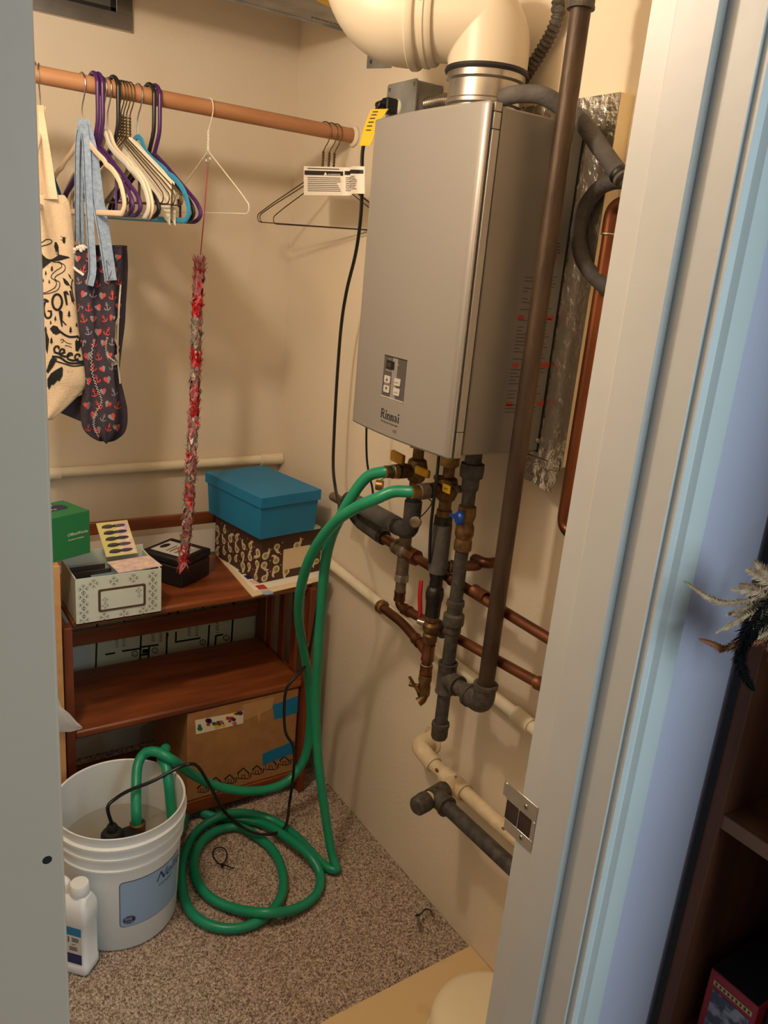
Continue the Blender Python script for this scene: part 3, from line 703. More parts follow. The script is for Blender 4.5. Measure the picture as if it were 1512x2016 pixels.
# copper riser beside the door
cx, cy = -.045, -1.312
t = thing('copper_riser', (cx, cy, 1.13), 'bright copper pipe rising beside the door jamb, elbowed at top', 'pipe')
MB().tube(fillet([(cx, cy-.2, 1.145), (cx, cy, 1.145), (cx, cy, 1.70)], .03, 8), .0115, 18).build('pipe', 'copper_bright', t)
mb = MB(); mb.tube(fillet([(cx, cy, 1.685), (cx, cy, 1.728), (cx-.004, cy-.05, 1.732)], .03, 8), .0140, 18); mb.build('elbow', 'copper_bright', t)
MB().lathe([(.0115, -.003), (.0148, -.001), (.0148, .001), (.0115, .003)], (cx, cy, 1.683), n=18).build('solder_ring', 'solder', t)
MB().tube([(cx-.004, cy-.045, 1.732), (cx-.004, cy-.30, 1.735)], .0115, 16).build('side_pipe', 'copper_bright', t)

# foam hose over the heater and its loop
pts = [V((-.125, -1.075, 1.905)), V((-.13, -1.125, 1.906)), V((-.115, -1.172, 1.902)), at(1110, 213, 'x', -.085), at(1150, 247, 'x', -.075), at(1188, 300, 'x', -.065), at(1226, 352, 'x', -.06)]
t = thing('foam_hose', (-.1, -1.2, 1.76), 'grey foam insulated tube arching over the heater top', 'hose')
MB().tube(smooth(pts, 8), .0150, 16).build('tube', 'foam_grey', t)
dd = (pts[-1]-pts[-2]).normalized(); MB().lathe([(.0155, 0), (.0168, .002), (.0168, .008), (.0155, .010)], pts[-1]-dd*.016, dd, 16).build('cable_tie', 'cord_black', t)
MB().cyl(V((-.125, -1.078, 1.905)), V((-.128, -1.062, 1.895)), .009, n=12).build('clamp', 'steel', t)
pts = [at(1236, 356, 'x', -.052), at(1205, 358, 'x', -.052), at(1176, 374, 'x', -.052), at(1150, 412, 'x', -.052), at(1138, 460, 'x', -.052), at(1146, 508, 'x', -.052), at(1166, 540, 'x', -.052), at(1200, 572, 'x', -.052)]
tag(MB().tube(smooth(pts, 8), .0135, 16).build('foam_hose', 'foam_black'), 'black foam tube curling in a C beside the heater', 'hose')

# outlet box, conduits
bx = at(826, 176, 'x', -.07)
t = thing('outlet_box', (-.05, -.72, 1.90), 'galvanized outlet box on wall behind the heater top', 'outlet box')
yb0, yb1 = -.612, -.722
MB().box((-.072, yb1, 1.885), (-.0005, yb0, 1.988)).build('box', 'galvanized', t, bevel=.004)
MB().prism(rrect(-.726, 1.882, -.608, 1.990, .006), (-.0722, 0, 0), (0, 1, 0), (0, 0, 1), (-.003, 0, 0)).build('cover_plate', 'galvanized', t)
for y, z in ((-.716, 1.980), (-.618, 1.978)): MB().lathe([(0, .002), (.0035, .0016), (.0045, 0)], (-.0752, y, z), (-1, 0, 0), 10).build('screw', 'steel', t)
MB().lathe([(.0, .004), (.017, .004), (.018, 0)], (-.0752, -.652, 1.938), (-1, 0, 0), 24).build('socket_face', 'cream', t)
def flex(name, label, pts, r, m, pitch=.008):
    P = smooth(pts, 40); L_ = [0]
    for i in range(1, len(P)): L_.append(L_[-1]+(P[i]-P[i-1]).length)
    n_ = int(L_[-1]/pitch*6); Q = []; R = []
    j = 0
    for i in range(n_+1):
        s_ = L_[-1]*i/n_
        while j < len(P)-2 and L_[j+1] < s_: j += 1
        f_ = (s_-L_[j])/max(L_[j+1]-L_[j], 1e-9); Q.append(P[j].lerp(P[j+1], f_)); R.append(r*(1+.13*sin(2*pi*s_/pitch)))
    return tag(MB().tube(Q, R, 14).build(name, m, sharp=180), label, 'conduit')
flex('metal_conduit', 'short ribbed steel conduit from outlet box to the flue collar', [V((-.04, -.722, 1.945)), V((-.045, -.79, 1.945)), V((-.05, -.86, 1.936)), V((-.035, -.93, 1.93)), V((-.02, -.97, 1.925))], .0125, 'steel', .0075)
flex('metal_conduit', 'dark ribbed conduit rising to the ceiling behind the gas riser', [at(1012, 192, 'x', -.022), at(1028, 160, 'x', -.022), at(1046, 132, 'x', -.023), at(1066, 100, 'x', -.023), at(1086, 64, 'x', -.023), at(1100, 25, 'x', -.023), at(1110, -40, 'x', -.023), V((-.022, -1.175, 2.44))], .0115, 'iron_fitting', .009)

# ---------------------------------------------------------------- closet rod
RYD = -.345
zr = lambda x: 1.9115-.004*x
t = thing('closet_rod', (-.66, RYD, 1.89), 'round brown wooden closet rod across the back of the closet', 'closet rod')
MB().cyl((-1.318, RYD, zr(-1.318)), (-.010, RYD, zr(-.01)), .0178, n=28).build('rod', 'rod_wood', t)
MB().lathe([(.0185, 0), (.026, .001), (.026, .005), (.0185, .010)], (-.0005, RYD, zr(0)), (-1, 0, 0), 24).build('socket', 'wall_paint', t)
MB().lathe([(.0185, 0), (.026, .001), (.026, .005), (.0185, .010)], (-1.3195, RYD, zr(-1.32)), (1, 0, 0), 24).build('socket', 'wall_paint', t)

# ---------------------------------------------------------------- hangers (local: hung on the rod axis, arms along -y / +y)
HC = {}
RH = .0205
def hook_pts(neck, r=RH, w_=0):
    """open loop over the rod, then the neck down to (0, neck)"""
    p = [(-r*cos(a), r*sin(a)) for a in [radians(d) for d in range(-50, 181, 15)]]
    p = [(-x, z) for x, z in p]                       # opening toward the back
    p = [(r*cos(radians(d)), r*sin(radians(d))) for d in range(-40, 181, 14)]
    p += [(-r, -.012), (-r*.55, -.030), (0, -.046), (0, neck)]
    return [V((0, -x*-1, z)) for x, z in p]
def loc3(p): return [V((0, -a, b)) for a, b in p]     # +a = toward the camera side
def mesh_part(key, mb, m, name, sharp=40):
    if key not in HC:
        o = mb().build(name, m, org=(0, 0, 0), sharp=sharp); HC[key] = o.data; COL.objects.unlink(o); bpy.data.objects.remove(o)
    return HC[key]
def velvet_outline(off, W=.205):
    P = [(0, -.088), (.016, -.096), (.030, -.116), (.060, -.135), (.110, -.157), (.122, -.166), (.150, -.176), (.185, -.200), (W, -.232), (W, -.250), (W-.012, -.262)]
    return P
def velvet_body():
    P = velvet_outline(0); path = loc3([(-a, b) for a, b in P[::-1]]+P[1:]) ; path = smooth(path, 3)
    mb = MB(); mb.ribbon(path, .0125, .0055, side=(0, 0, 1) if False else None) if False else None
    m = MB()
    n_ = len(path)
    for w_ in (0,):
        loop = path
        closed = loop
        m.tube(closed, .0062, 8)
        m.tube(loc3([(-.193, -.262), (.193, -.262)]), .0060, 8)
    # flatten across so that it reads as a slim slab
    for v in m.v: v.x *= .62
    return m
def velvet_inner():
    m = MB(); P = [(0, -.096), (.014, -.104), (.028, -.124), (.058, -.143), (.108, -.165), (.148, -.184)]
    m.tube(smooth(loc3([(-a, b) for a, b in P[::-1]]+P[1:]), 3), .0045, 8)
    for v in m.v: v.x *= .62
    return m
def plastic_body():
    m = MB()
    tri = fillet(loc3([(0, -.118), (.045, -.140), (.185, -.222), (.203, -.246), (.180, -.262), (-.180, -.262), (-.203, -.246), (-.185, -.222), (-.045, -.140), (0, -.118)]), .02, 4)
    m.tube(tri, .0046, 8)
    for a in (.115, -.115): m.tube(loc3([(a, -.262), (a, -.185)]), .0026, 6)
    for a in (.115, -.115): m.tube(fillet(loc3([(a*.93, -.215), (a*.93, -.231), (a*1.0, -.231)]), .004, 3), .0024, 6)
    return m
def wire_body():
    m = MB(); m.tube(fillet(loc3([(0, -.092), (.012, -.100), (.165, -.188), (.205, -.214), (.200, -.232), (-.200, -.232), (-.205, -.214), (-.165, -.188), (-.012, -.100), (0, -.092)]), .016, 5), .0014, 6)
    for k in range(2):
        tw = [V((.0022*cos(a*1.0+k*pi), .0022*sin(a*1.0+k*pi), -.048-.045*a/(7*pi))) for a in [i*7*pi/42 for i in range(43)]]
        m.tube(tw, .0013, 6)
    return m
def thick_hook():
    p = [(RH*1.18*cos(radians(d)), RH*1.18*sin(radians(d))) for d in range(-5, 181, 12)]+[(-RH*1.18, -.04), (-RH*1.1, -.072), (-RH*.6, -.096), (0, -.118)]
    return MB().tube(smooth([V((0, x, z)) for x, z in p], 2), .0047, 10)
def thin_hook(r):
    p = [(RH*cos(radians(d)), RH*sin(radians(d))) for d in range(-30, 181, 14)]+[(-RH*.98, -.010), (-RH*.55, -.030), (0, -.050), (0, -.092)]
    return lambda: MB().tube(smooth([V((0, x, z)) for x, z in p], 2), r, 8)
def hanger(u, v, kind, m, yaw, label, hookm='chrome', group=None, extra=None):
    q = at(u, v, 'y', RYD); x = q.x; z = zr(x)+.0
    t = thing('clothes_hanger', (x, RYD, z), label, 'hanger', group); t.rotation_euler = (0, 0, radians(yaw))
    def put(name, key, fn, mm):
        me = mesh_part(key+mm, fn, mm, name); o = bpy.data.objects.new(name, me); COL.objects.link(o); o.parent = t; return o
    if kind == 'velvet':
        put('body', 'vb', velvet_body, m); put('hook', 'vh', thin_hook(.0017), hookm)
    elif kind == 'plastic':
        put('body', 'pb', plastic_body, m); put('hook', 'ph', thick_hook, hookm)
    else:
        put('body', 'wb', wire_body, m); put('hook', 'wh', thin_hook(.0014), hookm)
    if extra: extra(t)
    return t
def cape(t):
    mb = MB(); pts = smooth(loc3([(-.160, -.186), (-.02, -.102), (0, -.097), (.02, -.102), (.168, -.188)]), 6)
    for s_ in (-1, 1):
        vs = []; n_ = len(pts)
        for i, p in enumerate(pts):
            f = abs(i/(n_-1)-.5)*2
            for k in range(4): vs.append(p+V((s_*(.003+.004*k/3+.0016*sin(i*2.1+k)), 0, .003-(.056+.034*f)*k/3)))
        mb.add(vs, [(i*4+k, (i+1)*4+k, (i+1)*4+k+1, i*4+k+1) for i in range(n_-1) for k in range(3)])
    me = mb.build('paper_cape', 'cream', org=(0, 0, 0), sharp=180); me.parent = t
def ring(t):
    o = MB().tube([V((0, .010*cos(a), -.112+.010*sin(a))) for a in [i*2*pi/24 for i in range(24)]], .0012, 6, closed=True).build('ring', 'chrome', org=(0, 0, 0)); o.parent = t
hanger(64, 131, 'plastic', 'plastic_blue', -26, 'bright blue hanger with thick grey hook nearest the left casing', 'velvet_olive')
hanger(77, 136, 'velvet', 'velvet_beige', -16, 'hanger with silver hook carrying the printed canvas tote bag')
hanger(160, 152, 'velvet', 'velvet_beige', 9, 'beige velvet hanger in front carrying the denim bag straps')
hanger(183, 156, 'plastic', 'plastic_purple', 8, 'purple plastic hanger just behind the front beige hanger', 'plastic_purple')
hanger(192, 158, 'plastic', 'plastic_purple', 10, 'second purple plastic hanger from the denim bag', 'plastic_purple')
hanger(201, 160, 'velvet', 'velvet_grey', 11, 'pale grey green velvet hanger between purple and beige hangers')
hanger(211, 162, 'velvet', 'velvet_beige', 10, 'beige velvet hanger between pale grey and black hangers')
hanger(222, 164, 'plastic', 'plastic_black', 12, 'black plastic hanger beside the bunch of wire hangers', 'plastic_black')
for i, u in enumerate((231, 237, 242, 248)):
    hanger(u, 166+i, 'wire', 'wire_brass', 11+2*i, 'thin brass wire hanger in the tight bunch of wire hangers', 'wire_brass', 'bunched wire hangers')
hanger(255, 170, 'wire', 'wire_brass', 16, 'wire hanger wearing a cream paper shoulder cover', 'wire_brass', None, cape)
hanger(271, 173, 'velvet', 'velvet_blue', 14, 'teal blue velvet hanger beside the cream paper cover')
hanger(293, 177, 'plastic', 'plastic_black', 11, 'black plastic hanger beside the teal blue hanger', 'plastic_black')
hanger(304, 179, 'plastic', 'plastic_purple', 12, 'rightmost purple plastic hanger behind the teal blue hanger', 'plastic_purple')
wh = hanger(412, 200, 'wire', 'wire_white', 6, 'white wire hanger alone on the rod holding the wrapper garland', 'wire_white', None, ring)
hanger(640, 244, 'wire', 'wire_dark', 28, 'dark wire hanger furthest from the wall of the end trio', 'wire_dark')
hanger(652, 246, 'wire', 'wire_dark', 33, 'dark wire hanger in the middle of the end trio', 'wire_dark')
hanger(662, 248, 'wire', 'wire_dark', 22, 'dark wire hanger nearest the wall of the end trio', 'wire_dark')

# ---------------------------------------------------------------- wrapper garland on a red string
t = thing('garland', (-.445, -.375, .775), 'red pink and silver chain of folded wrappers hanging on a string', 'garland')
g0 = wh.location+V((0, 0, -.124)); gpx = [(393, 520), (389, 600), (386, 700), (383, 790), (378, 880), (374, 960), (368, 1040), (359, 1112)]
gp = [at(u, v, 'y', -.352-.020*i/7) for i, (u, v) in enumerate(gpx)]
MB().tube(smooth([g0, (g0+gp[0])/2+V((.001, 0, 0)), gp[0]], 6), .0014, 6).build('string', 'string_red', t)
P = smooth(gp, 30); random.seed(11)
bands = {'wrap_red': MB(), 'wrap_pink': MB(), 'wrap_silver': MB()}
MB().tube(P, .0075, 8).build('core', 'wrap_pink', t)
N_ = len(P)
for i in range(N_*6):
    f = random.random(); k = min(int(f*(N_-1)), N_-2); c = P[k]; tdir = (P[k+1]-P[k]).normalized(); px_ = 520+f*592
    if 598 < px_ < 632 or 688 < px_ < 716 or 786 < px_ < 806: m_ = 'wrap_red' if random.random() < .9 else 'wrap_silver'
    elif px_ < 600: m_ = 'wrap_pink' if random.random() < .72 else random.choice(('wrap_red', 'wrap_silver'))
    elif px_ < 690: m_ = 'wrap_silver' if random.random() < .9 else 'wrap_pink'
    elif px_ > 1075: m_ = 'wrap_pink' if random.random() < .7 else 'wrap_red'
    else: m_ = random.choice(('wrap_pink', 'wrap_silver', 'wrap_silver', 'wrap_pink', 'wrap_red') if (int(px_/45) % 2) else ('wrap_silver', 'wrap_silver', 'wrap_pink'))
    x_, y_ = frame(tdir); a = random.uniform(0, 2*pi); o_ = x_*cos(a)+y_*sin(a); s_ = tdir.cross(o_)
    up_ = -tdir if random.random() < .75 else tdir
    b_ = c+o_*.005; l_ = random.uniform(.014, .030); w_ = random.uniform(.005, .010)
    tip = b_+up_*l_+o_*random.uniform(.002, .016)+s_*random.uniform(-.006, .006); mid = b_+up_*l_*.45+o_*.0065
    bands[m_].add([b_-s_*w_*.5, b_+s_*w_*.5, mid+s_*w_*.6, mid-s_*w_*.6, tip+s_*w_*.18, tip-s_*w_*.18], [(0, 1, 2, 3), (3, 2, 4, 5)])
for k_, mb in bands.items():
    o = mb.build(k_.replace('wrap_', '')+'_wrappers', k_, t, flat=True, recalc=False); o['kind'] = 'stuff'
mb = MB()
for i in range(7):
    a = i*2*pi/7; o_ = V((cos(a), sin(a), 0)); b_ = P[-1]+o_*.003
    mb.add([b_+V((0, 0, .006)), b_-V((0, 0, .004))+o_*.004, b_+o_*.011+V((0, 0, .014)), b_+o_*.008+V((0, 0, .02))], [(0, 1, 2, 3)])
mb.build('end_tuft', 'wrap_pink', t, flat=True, recalc=False)

# ---------------------------------------------------------------- tote bags
def bag_surface(rows, yc, depth, folds, phase=0):
    """rows: (v, uL, uR) measured on the plane y = yc"""
    R = []
    for v, ul, ur in rows:
        a, b = at(ul, v, 'y', yc), at(ur, v, 'y', yc); R.append(((a.z+b.z)/2, a.x, b.x, (a.z-b.z)))
    def row(tt):
        s_ = tt*(len(R)-1); i = min(int(s_), len(R)-2); f = s_-i
        p0, p1, p2, p3 = R[max(i-1, 0)], R[i], R[i+1], R[min(i+2, len(R)-1)]
        return [.5*((2*p1[k])+(p2[k]-p0[k])*f+(2*p0[k]-5*p1[k]+4*p2[k]-p3[k])*f*f+(3*p1[k]-p0[k]-3*p2[k]+p3[k])*f**3) for k in range(4)]
    def Sf(th, tt, off=0):
        z, xl, xr, tilt = row(tt); cx_ = (xl+xr)/2; hw = (xr-xl)/2
        dp = depth(tt)
        fo = sum(a*sin(n_*th+ph+tt*w_) for a, n_, ph, w_ in folds)
        c_, s_ = cos(th), sin(th)
        return V((cx_+c_*(hw+off+fo*.35), yc+s_*(dp+off+fo), z-c_*tilt*.5))
    return Sf, row
def bag_mesh(Sf, nt=40, nth=56, close=True):
    mb = MB(); vs = [Sf(2*pi*j/nth, i/nt) for i in range(nt+1) for j in range(nth)]
    fs = [(i*nth+j, i*nth+(j+1) % nth, (i+1)*nth+(j+1) % nth, (i+1)*nth+j) for i in range(nt) for j in range(nth)]
    if close: fs.append(tuple(range(nt*nth, (nt+1)*nth)))
    return mb.add(vs, fs)
def inv(Sf, row):
    """map a photo position on the bag's front to its surface"""
    def f(u, v, off=.0012):
        th, tt = -pi/2, .5
        tgt_d = (rgt*((u-756)/FPX)-upv*((v-1008)/FPX)+fwd)
        for _ in range(14):
            p = Sf(th, tt); q = CAM+tgt_d*((p.y-CAM.y)/tgt_d.y)
            e = 1e-3; dz = (Sf(th, min(tt+e, 1)).z-p.z)/e; dx = (Sf(th+e, tt).x-p.x)/e
            if abs(dz) < 1e-5: dz = -.3
            if abs(dx) < .012: dx = .012 if dx >= 0 else -.012
            tt = min(max(tt+(q.z-p.z)/dz*.8, 0), 1); th = min(max(th+(q.x-p.x)/dx*.7, -pi*.995), -.005)
        return Sf(th, tt, off)
    return f
# navy bag with anchors and hearts
YT = -.375
rows = [(486, 146, 246), (520, 142, 247), (560, 142, 245), (600, 146, 242), (640, 150, 240), (690, 157, 234), (735, 164, 231), (775, 163, 240), (805, 158, 247), (832, 159, 246), (850, 168, 238), (862, 185, 222), (866, 196, 210)]
Sf, row = bag_surface(rows, YT, lambda q: .030+.022*sin(pi*min(q*1.02, 1)), [(.012, 5, .6, 3.0), (.0060, 9, 1.9, -2.5), (.0025, 15, .3, 4)])
t = thing('tote_bag', (-.66, YT, 1.14), 'navy cloth bag printed with hearts and anchors on denim straps', 'bag')
bag_mesh(Sf, 44, 64).build('bag_body', 'navy_fabric', t, sharp=180)
F2 = inv(Sf, row)
hr, hg, ar, ag = MB(), MB(), MB(), MB(); random.seed(21)
spots = []
for v in range(508, 858, 24):
    for u in range(146, 250, 19):
        uu = u+(9 if (v//24) % 2 else 0)+random.uniform(-2, 2)
        rr_ = None
        for k in range(len(rows)-1):
            if rows[k][0] <= v <= rows[k+1][0]:
                f = (v-rows[k][0])/(rows[k+1][0]-rows[k][0]); rr_ = (rows[k][1]*(1-f)+rows[k+1][1]*f+8, rows[k][2]*(1-f)+rows[k+1][2]*f-8)
        if rr_ and rr_[0] < uu < rr_[1] and v+6 < 856: spots.append((uu, v+random.uniform(-3, 3)))
heartL = [(0, -6), (-3, -2.6), (-5, .6), (-4.9, 3.2), (-3, 4.8), (-1, 4.2), (0, 2.8)]
for n_, (u, v) in enumerate(spots):
    a = random.uniform(-.5, .5); sc_ = random.uniform(1.15, 1.5)
    g = lambda x, y, u=u, v=v, a=a, s=sc_: F2(u+s*(x*cos(a)-y*sin(a)), v-s*(x*sin(a)+y*cos(a)))
    if n_ % 2 == 0:
        (hr if n_ % 4 else hg).poly(heartL, g); (hg if n_ % 4 else hr).poly([(-x, y) for x, y in heartL[::-1]], g)
    else:
        mb = ar if n_ % 3 else ag
        mb.stroke([(0, -4.5), (0, 4)], 1.4, g); mb.stroke([(-2.2, 2.4), (2.2, 2.4)], 1.2, g); mb.stroke([(-4.4, -1.2), (-3.4, -3.8), (0, -5), (3.4, -3.8), (4.4, -1.2)], 1.5, g)
        mb.stroke([(1.2*cos(b), 5.2+1.2*sin(b)) for b in [i*pi/3 for i in range(7)]], .8, g)
for mb, m_, nm in ((hr, 'heart_red', 'red_print'), (hg, 'heart_grey', 'grey_print'), (ar, 'heart_red', 'red_anchor_print'), (ag, 'heart_grey', 'grey_anchor_print')):
    o = mb.build(nm, m_, t, flat=True); o['kind'] = 'stuff'
mb = MB()
for seam in ([(186, 668), (181, 700), (183, 735), (192, 765), (200, 790), (188, 815), (186, 840), (196, 862)], [(211, 664), (208, 682), (212, 700), (226, 712)]):
    pts = []
    S_ = smooth([V((u, v, 0)) for u, v in seam], 10)
    for i, p in enumerate(S_): pts.append(F2(p.x+(1.8 if i % 2 else -1.8), p.y, .0022))
    mb.tube(pts, .0008, 5)
mb.build('overlock_seam', 'thread_white', t)
mb = MB(); mb.stroke([(236, 560), (233, 600), (231, 640), (230, 680), (231, 720), (235, 755)], 3.2, lambda x, y: F2(x, y, .002)); mb.build('pocket_binding', 'cream', t, flat=True)
mb = MB(); mb.poly([(212, 690), (224, 700), (233, 694), (233, 716), (222, 720), (212, 708)], lambda x, y: F2(x, y, .002)); mb.stroke([(233, 622), (226, 640), (226, 668), (232, 686)], 4, lambda x, y: F2(x, y, .002)); mb.build('pocket_patch', 'cream', t, flat=True)
fl_ = [at(112, 810, 'y', YT+.03), at(128, 796, 'y', YT+.03), at(165, 775, 'y', YT+.03), at(172, 835, 'y', YT+.03), at(150, 826, 'y', YT+.03)]
MB().prism([(p.x, p.z) for p in fl_], (0, YT+.03, 0), (1, 0, 0), (0, 0, 1), (0, .004, 0)).build('bag_corner', 'navy_fabric', t)
# dark opening and torn hem
mb = MB(); vs = [Sf(2*pi*j/48, 0, -.001) for j in range(48)]; mb.tube([v+V((0, 0, .001)) for v in vs], .0022, 6, closed=True); mb.build('hem', 'navy_fabric', t)
mb = MB(); pts = [F2(*p, .003) for p in ((143, 502), (150, 492), (160, 484), (166, 476), (170, 486), (160, 494))]; mb.tube(smooth(pts, 6), [.004+.0015*sin(i*2.2) for i in range(31)], 8); pts = [F2(*p, .002) for p in ((142, 524), (150, 530), (158, 536), (166, 542))]; mb.tube(smooth(pts, 5), .0032, 8); mb.build('torn_edge', 'thread_white', t)
# denim straps
hk = at(163, 236, 'y', RYD-.004)
def strap(px, wd_, yoff, end=False):
    pts = [hk+V((0, yoff*.2, .0))]+[at(u, v, 'y', YT+yy_) for u, v, yy_ in px]
    o = MB().ribbon(smooth(pts, 5), wd_, .0026, side=(1, -.25, 0)).build('strap', 'denim', t, sharp=60)
    mb = MB()
    for s_ in (-1, 1):
        P_ = [p+V((s_*wd_*.40, -.0022, 0)) for p in smooth(pts, 5)[3:]]; mb.tube(P_, .0005, 4)
    mb.build('stitching', 'stitch_dark', o)
    return o
strap([(153, 280, .02), (152, 380, .02), (152, 475, .02)], .011, .01)
strap([(163, 290, .025), (160, 380, .024), (163, 492, .02)], .010, .012)
strap([(170, 290, -.015), (174, 380, -.030), (179, 470, -.045), (182, 530, -.052), (176, 562, -.055)], .0165, -.01)
o = strap([(180, 300, -.01), (192, 390, -.032), (206, 470, -.050), (218, 552, -.058)], .026, -.012)
fm = plane_map(at(209, 513, 'y', YT-.0565), at(230, 508, 'y', YT-.0565)-at(209, 513, 'y', YT-.0565), at(209, 513, 'y', YT-.0565)-at(214, 551, 'y', YT-.0605))
mb = MB(); S4 = [(0, 0), (.024, 0), (.024, -.040), (0, -.040)]
mb.stroke(S4, .0011, fm, True); mb.stroke([(0, 0), (.024, -.040)], .0011, fm); mb.stroke([(.024, 0), (0, -.040)], .0011, fm); mb.build('cross_stitch', 'stitch_dark', o, flat=True)
# canvas tote with black print
YC = -.375
rows = [(384, 46, 126), (400, 44, 136), (440, 44, 142), (500, 46, 147), (560, 48, 150), (620, 50, 154), (680, 52, 164), (730, 54, 174), (746, 55, 178), (756, 55, 178), (768, 56, 166), (800, 57, 134), (826, 58, 104)]
Sc, rowc = bag_surface(rows, YC, lambda q: .010+.014*sin(pi*min(q*1.0+.08, 1)), [(.0015, 3, .6, 5.0), (.001, 7, 1.9, -4)])
t = thing('tote_bag', (-.76, YC, 1.16), 'cream canvas tote bag with black landscape print and lettering', 'bag')
bag_mesh(Sc, 40, 56).build('bag_body', 'canvas', t, sharp=180)
hk = at(80, 208, 'y', RYD-.004)
MB().ribbon(smooth([hk, at(84, 250, 'y', YC-.004), at(92, 320, 'y', YC-.012), at(100, 392, 'y', YC-.022)], 6), [.012]*4+[.012+.0012*i for i in range(15)], .0026, side=(1, -.25, 0)).build('strap', 'canvas', t)
MB().ribbon(smooth([hk+V((0, .006, 0)), at(74, 300, 'y', YC+.012), at(76, 392, 'y', YC+.014)], 6), .022, .0026, side=(1, -.25, 0)).build('strap', 'canvas', t)
FC = inv(Sc, rowc)
# crop coordinates of the print: 4.477 per photo pixel, origin (60, 380)
g = lambda x, y: FC(60+x/4.477, 380+y/4.477)
pr = MB()
def st(pts, w_, closed=False): w_ = w_*1.35; pr.stroke([tuple(p)[:2] for p in (smooth([V((a, b, 0)) for a, b in pts], 4, closed) if len(pts) > 2 else [V((a, b, 0)) for a, b in pts])], w_, g, closed)
def pg(pts): pr.poly(pts, g)
st([(80, 470), (85, 445), (110, 430), (135, 412), (165, 408), (188, 420), (180, 440), (150, 455), (120, 462), (95, 472)], 6)
pg([(207, 470), (212, 435), (222, 430), (232, 440), (245, 470), (247, 540), (238, 540), (230, 505), (226, 540), (216, 500)])
pg([(280, 392), (292, 384), (303, 395), (304, 430), (296, 446), (284, 440), (277, 420)]); st([(262, 376), (284, 396)], 3); st([(258, 412), (280, 412)], 3); st([(310, 388), (300, 400)], 3)
pg([(86, 532), (240, 540), (330, 560), (344, 572), (260, 592), (180, 606), (140, 640), (112, 664), (88, 690)])
st([(195, 606), (255, 615), (272, 650), (215, 690), (180, 740), (225, 780), (215, 830), (150, 870), (110, 880)], 5)
st([(240, 602), (300, 640), (290, 690), (225, 730), (215, 760), (255, 790), (240, 850), (170, 882), (110, 890)], 5)
def tree(x, y, s_): pg([(x-10*s_, y), (x, y-28*s_), (x+10*s_, y)]); pg([(x-13*s_, y+16*s_), (x, y-10*s_), (x+13*s_, y+16*s_)]); st([(x, y+14*s_), (x, y+28*s_)], 4*s_)
for x, y, s_ in ((188, 665, 1), (135, 705, .8), (165, 780, .7), (113, 770, .6), (337, 1065, 1.2), (218, 1105, .9), (178, 1140, .7), (350, 1205, 1.2), (185, 1300, 1.2), (402, 1160, .8), (135, 1200, 1)): tree(x, y, s_)
pg([(280, 745), (300, 755), (325, 780), (345, 815), (318, 815), (295, 795)]); pg([(325, 705), (345, 725), (362, 760), (342, 745)])
st([(380, 955), (370, 900), (362, 860), (358, 800), (370, 760)], 7); st([(345, 815), (358, 850)], 6)
st([(232, 892), (262, 910), (276, 960), (262, 1010), (236, 1030), (205, 1010), (192, 960), (203, 912)], 15, True)
st([(160, 955), (130, 960), (118, 1020), (135, 1090), (165, 1100), (182, 1075), (180, 1040)], 13); st([(150, 1040), (188, 1040)], 10); st([(118, 950), (128, 935), (160, 955)], 10)
pg([(285, 870), (310, 862), (326, 985), (310, 990)]); pg([(296, 862), (318, 862), (388, 985), (375, 975)]); st([(345, 860), (368, 960)], 12)
pg([(245, 1040), (265, 1032), (282, 1050), (280, 1120), (320, 1165), (306, 1165), (278, 1135), (282, 1180), (270, 1175), (256, 1110)])
pg([(170, 1195), (200, 1165), (235, 1175), (255, 1205), (265, 1230), (225, 1250), (195, 1235)]); st([(255, 1215), (300, 1250), (350, 1268), (420, 1262)], 14)
st([(260, 1300), (280, 1285), (285, 1310), (268, 1318)], 4); st([(285, 1292), (320, 1320), (360, 1330)], 4); st([(300, 1345), (325, 1345), (360, 1362)], 4)
pg([(392, 1390), (390, 1310), (410, 1275), (435, 1262), (450, 1300), (440, 1350), (415, 1398)])
def wave(x, y): st([(x, y+60), (x-6, y+20), (x+14, y), (x+34, y+8), (x+30, y+24)], 13); st([(x+4, y+56), (x+50, y+66), (x+90, y+50)], 14)
for x, y in ((215, 1350), (262, 1375), (330, 1410), (395, 1420)): wave(x, y)
st([(190, 1440), (260, 1450), (330, 1495), (420, 1500), (488, 1492)], 14); st([(220, 1480), (300, 1505), (380, 1525), (488, 1510)], 9)
pg([(150, 1640), (180, 1590), (230, 1555), (275, 1530), (285, 1545), (282, 1610), (255, 1660), (238, 1650), (205, 1690), (185, 1690), (165, 1735), (152, 1700)])
pg([(140, 1570), (170, 1480), (195, 1440), (235, 1465), (200, 1530), (155, 1590)]); pg([(128, 1180), (145, 1230), (165, 1290), (150, 1420), (136, 1380)])
for x, y in ((330, 1570), (352, 1578), (366, 1572), (325, 1580)): st([(x, y), (x+5, y)], 4)
o = pr.build('black_print', 'print_black', t, flat=True); o['kind'] = 'stuff'

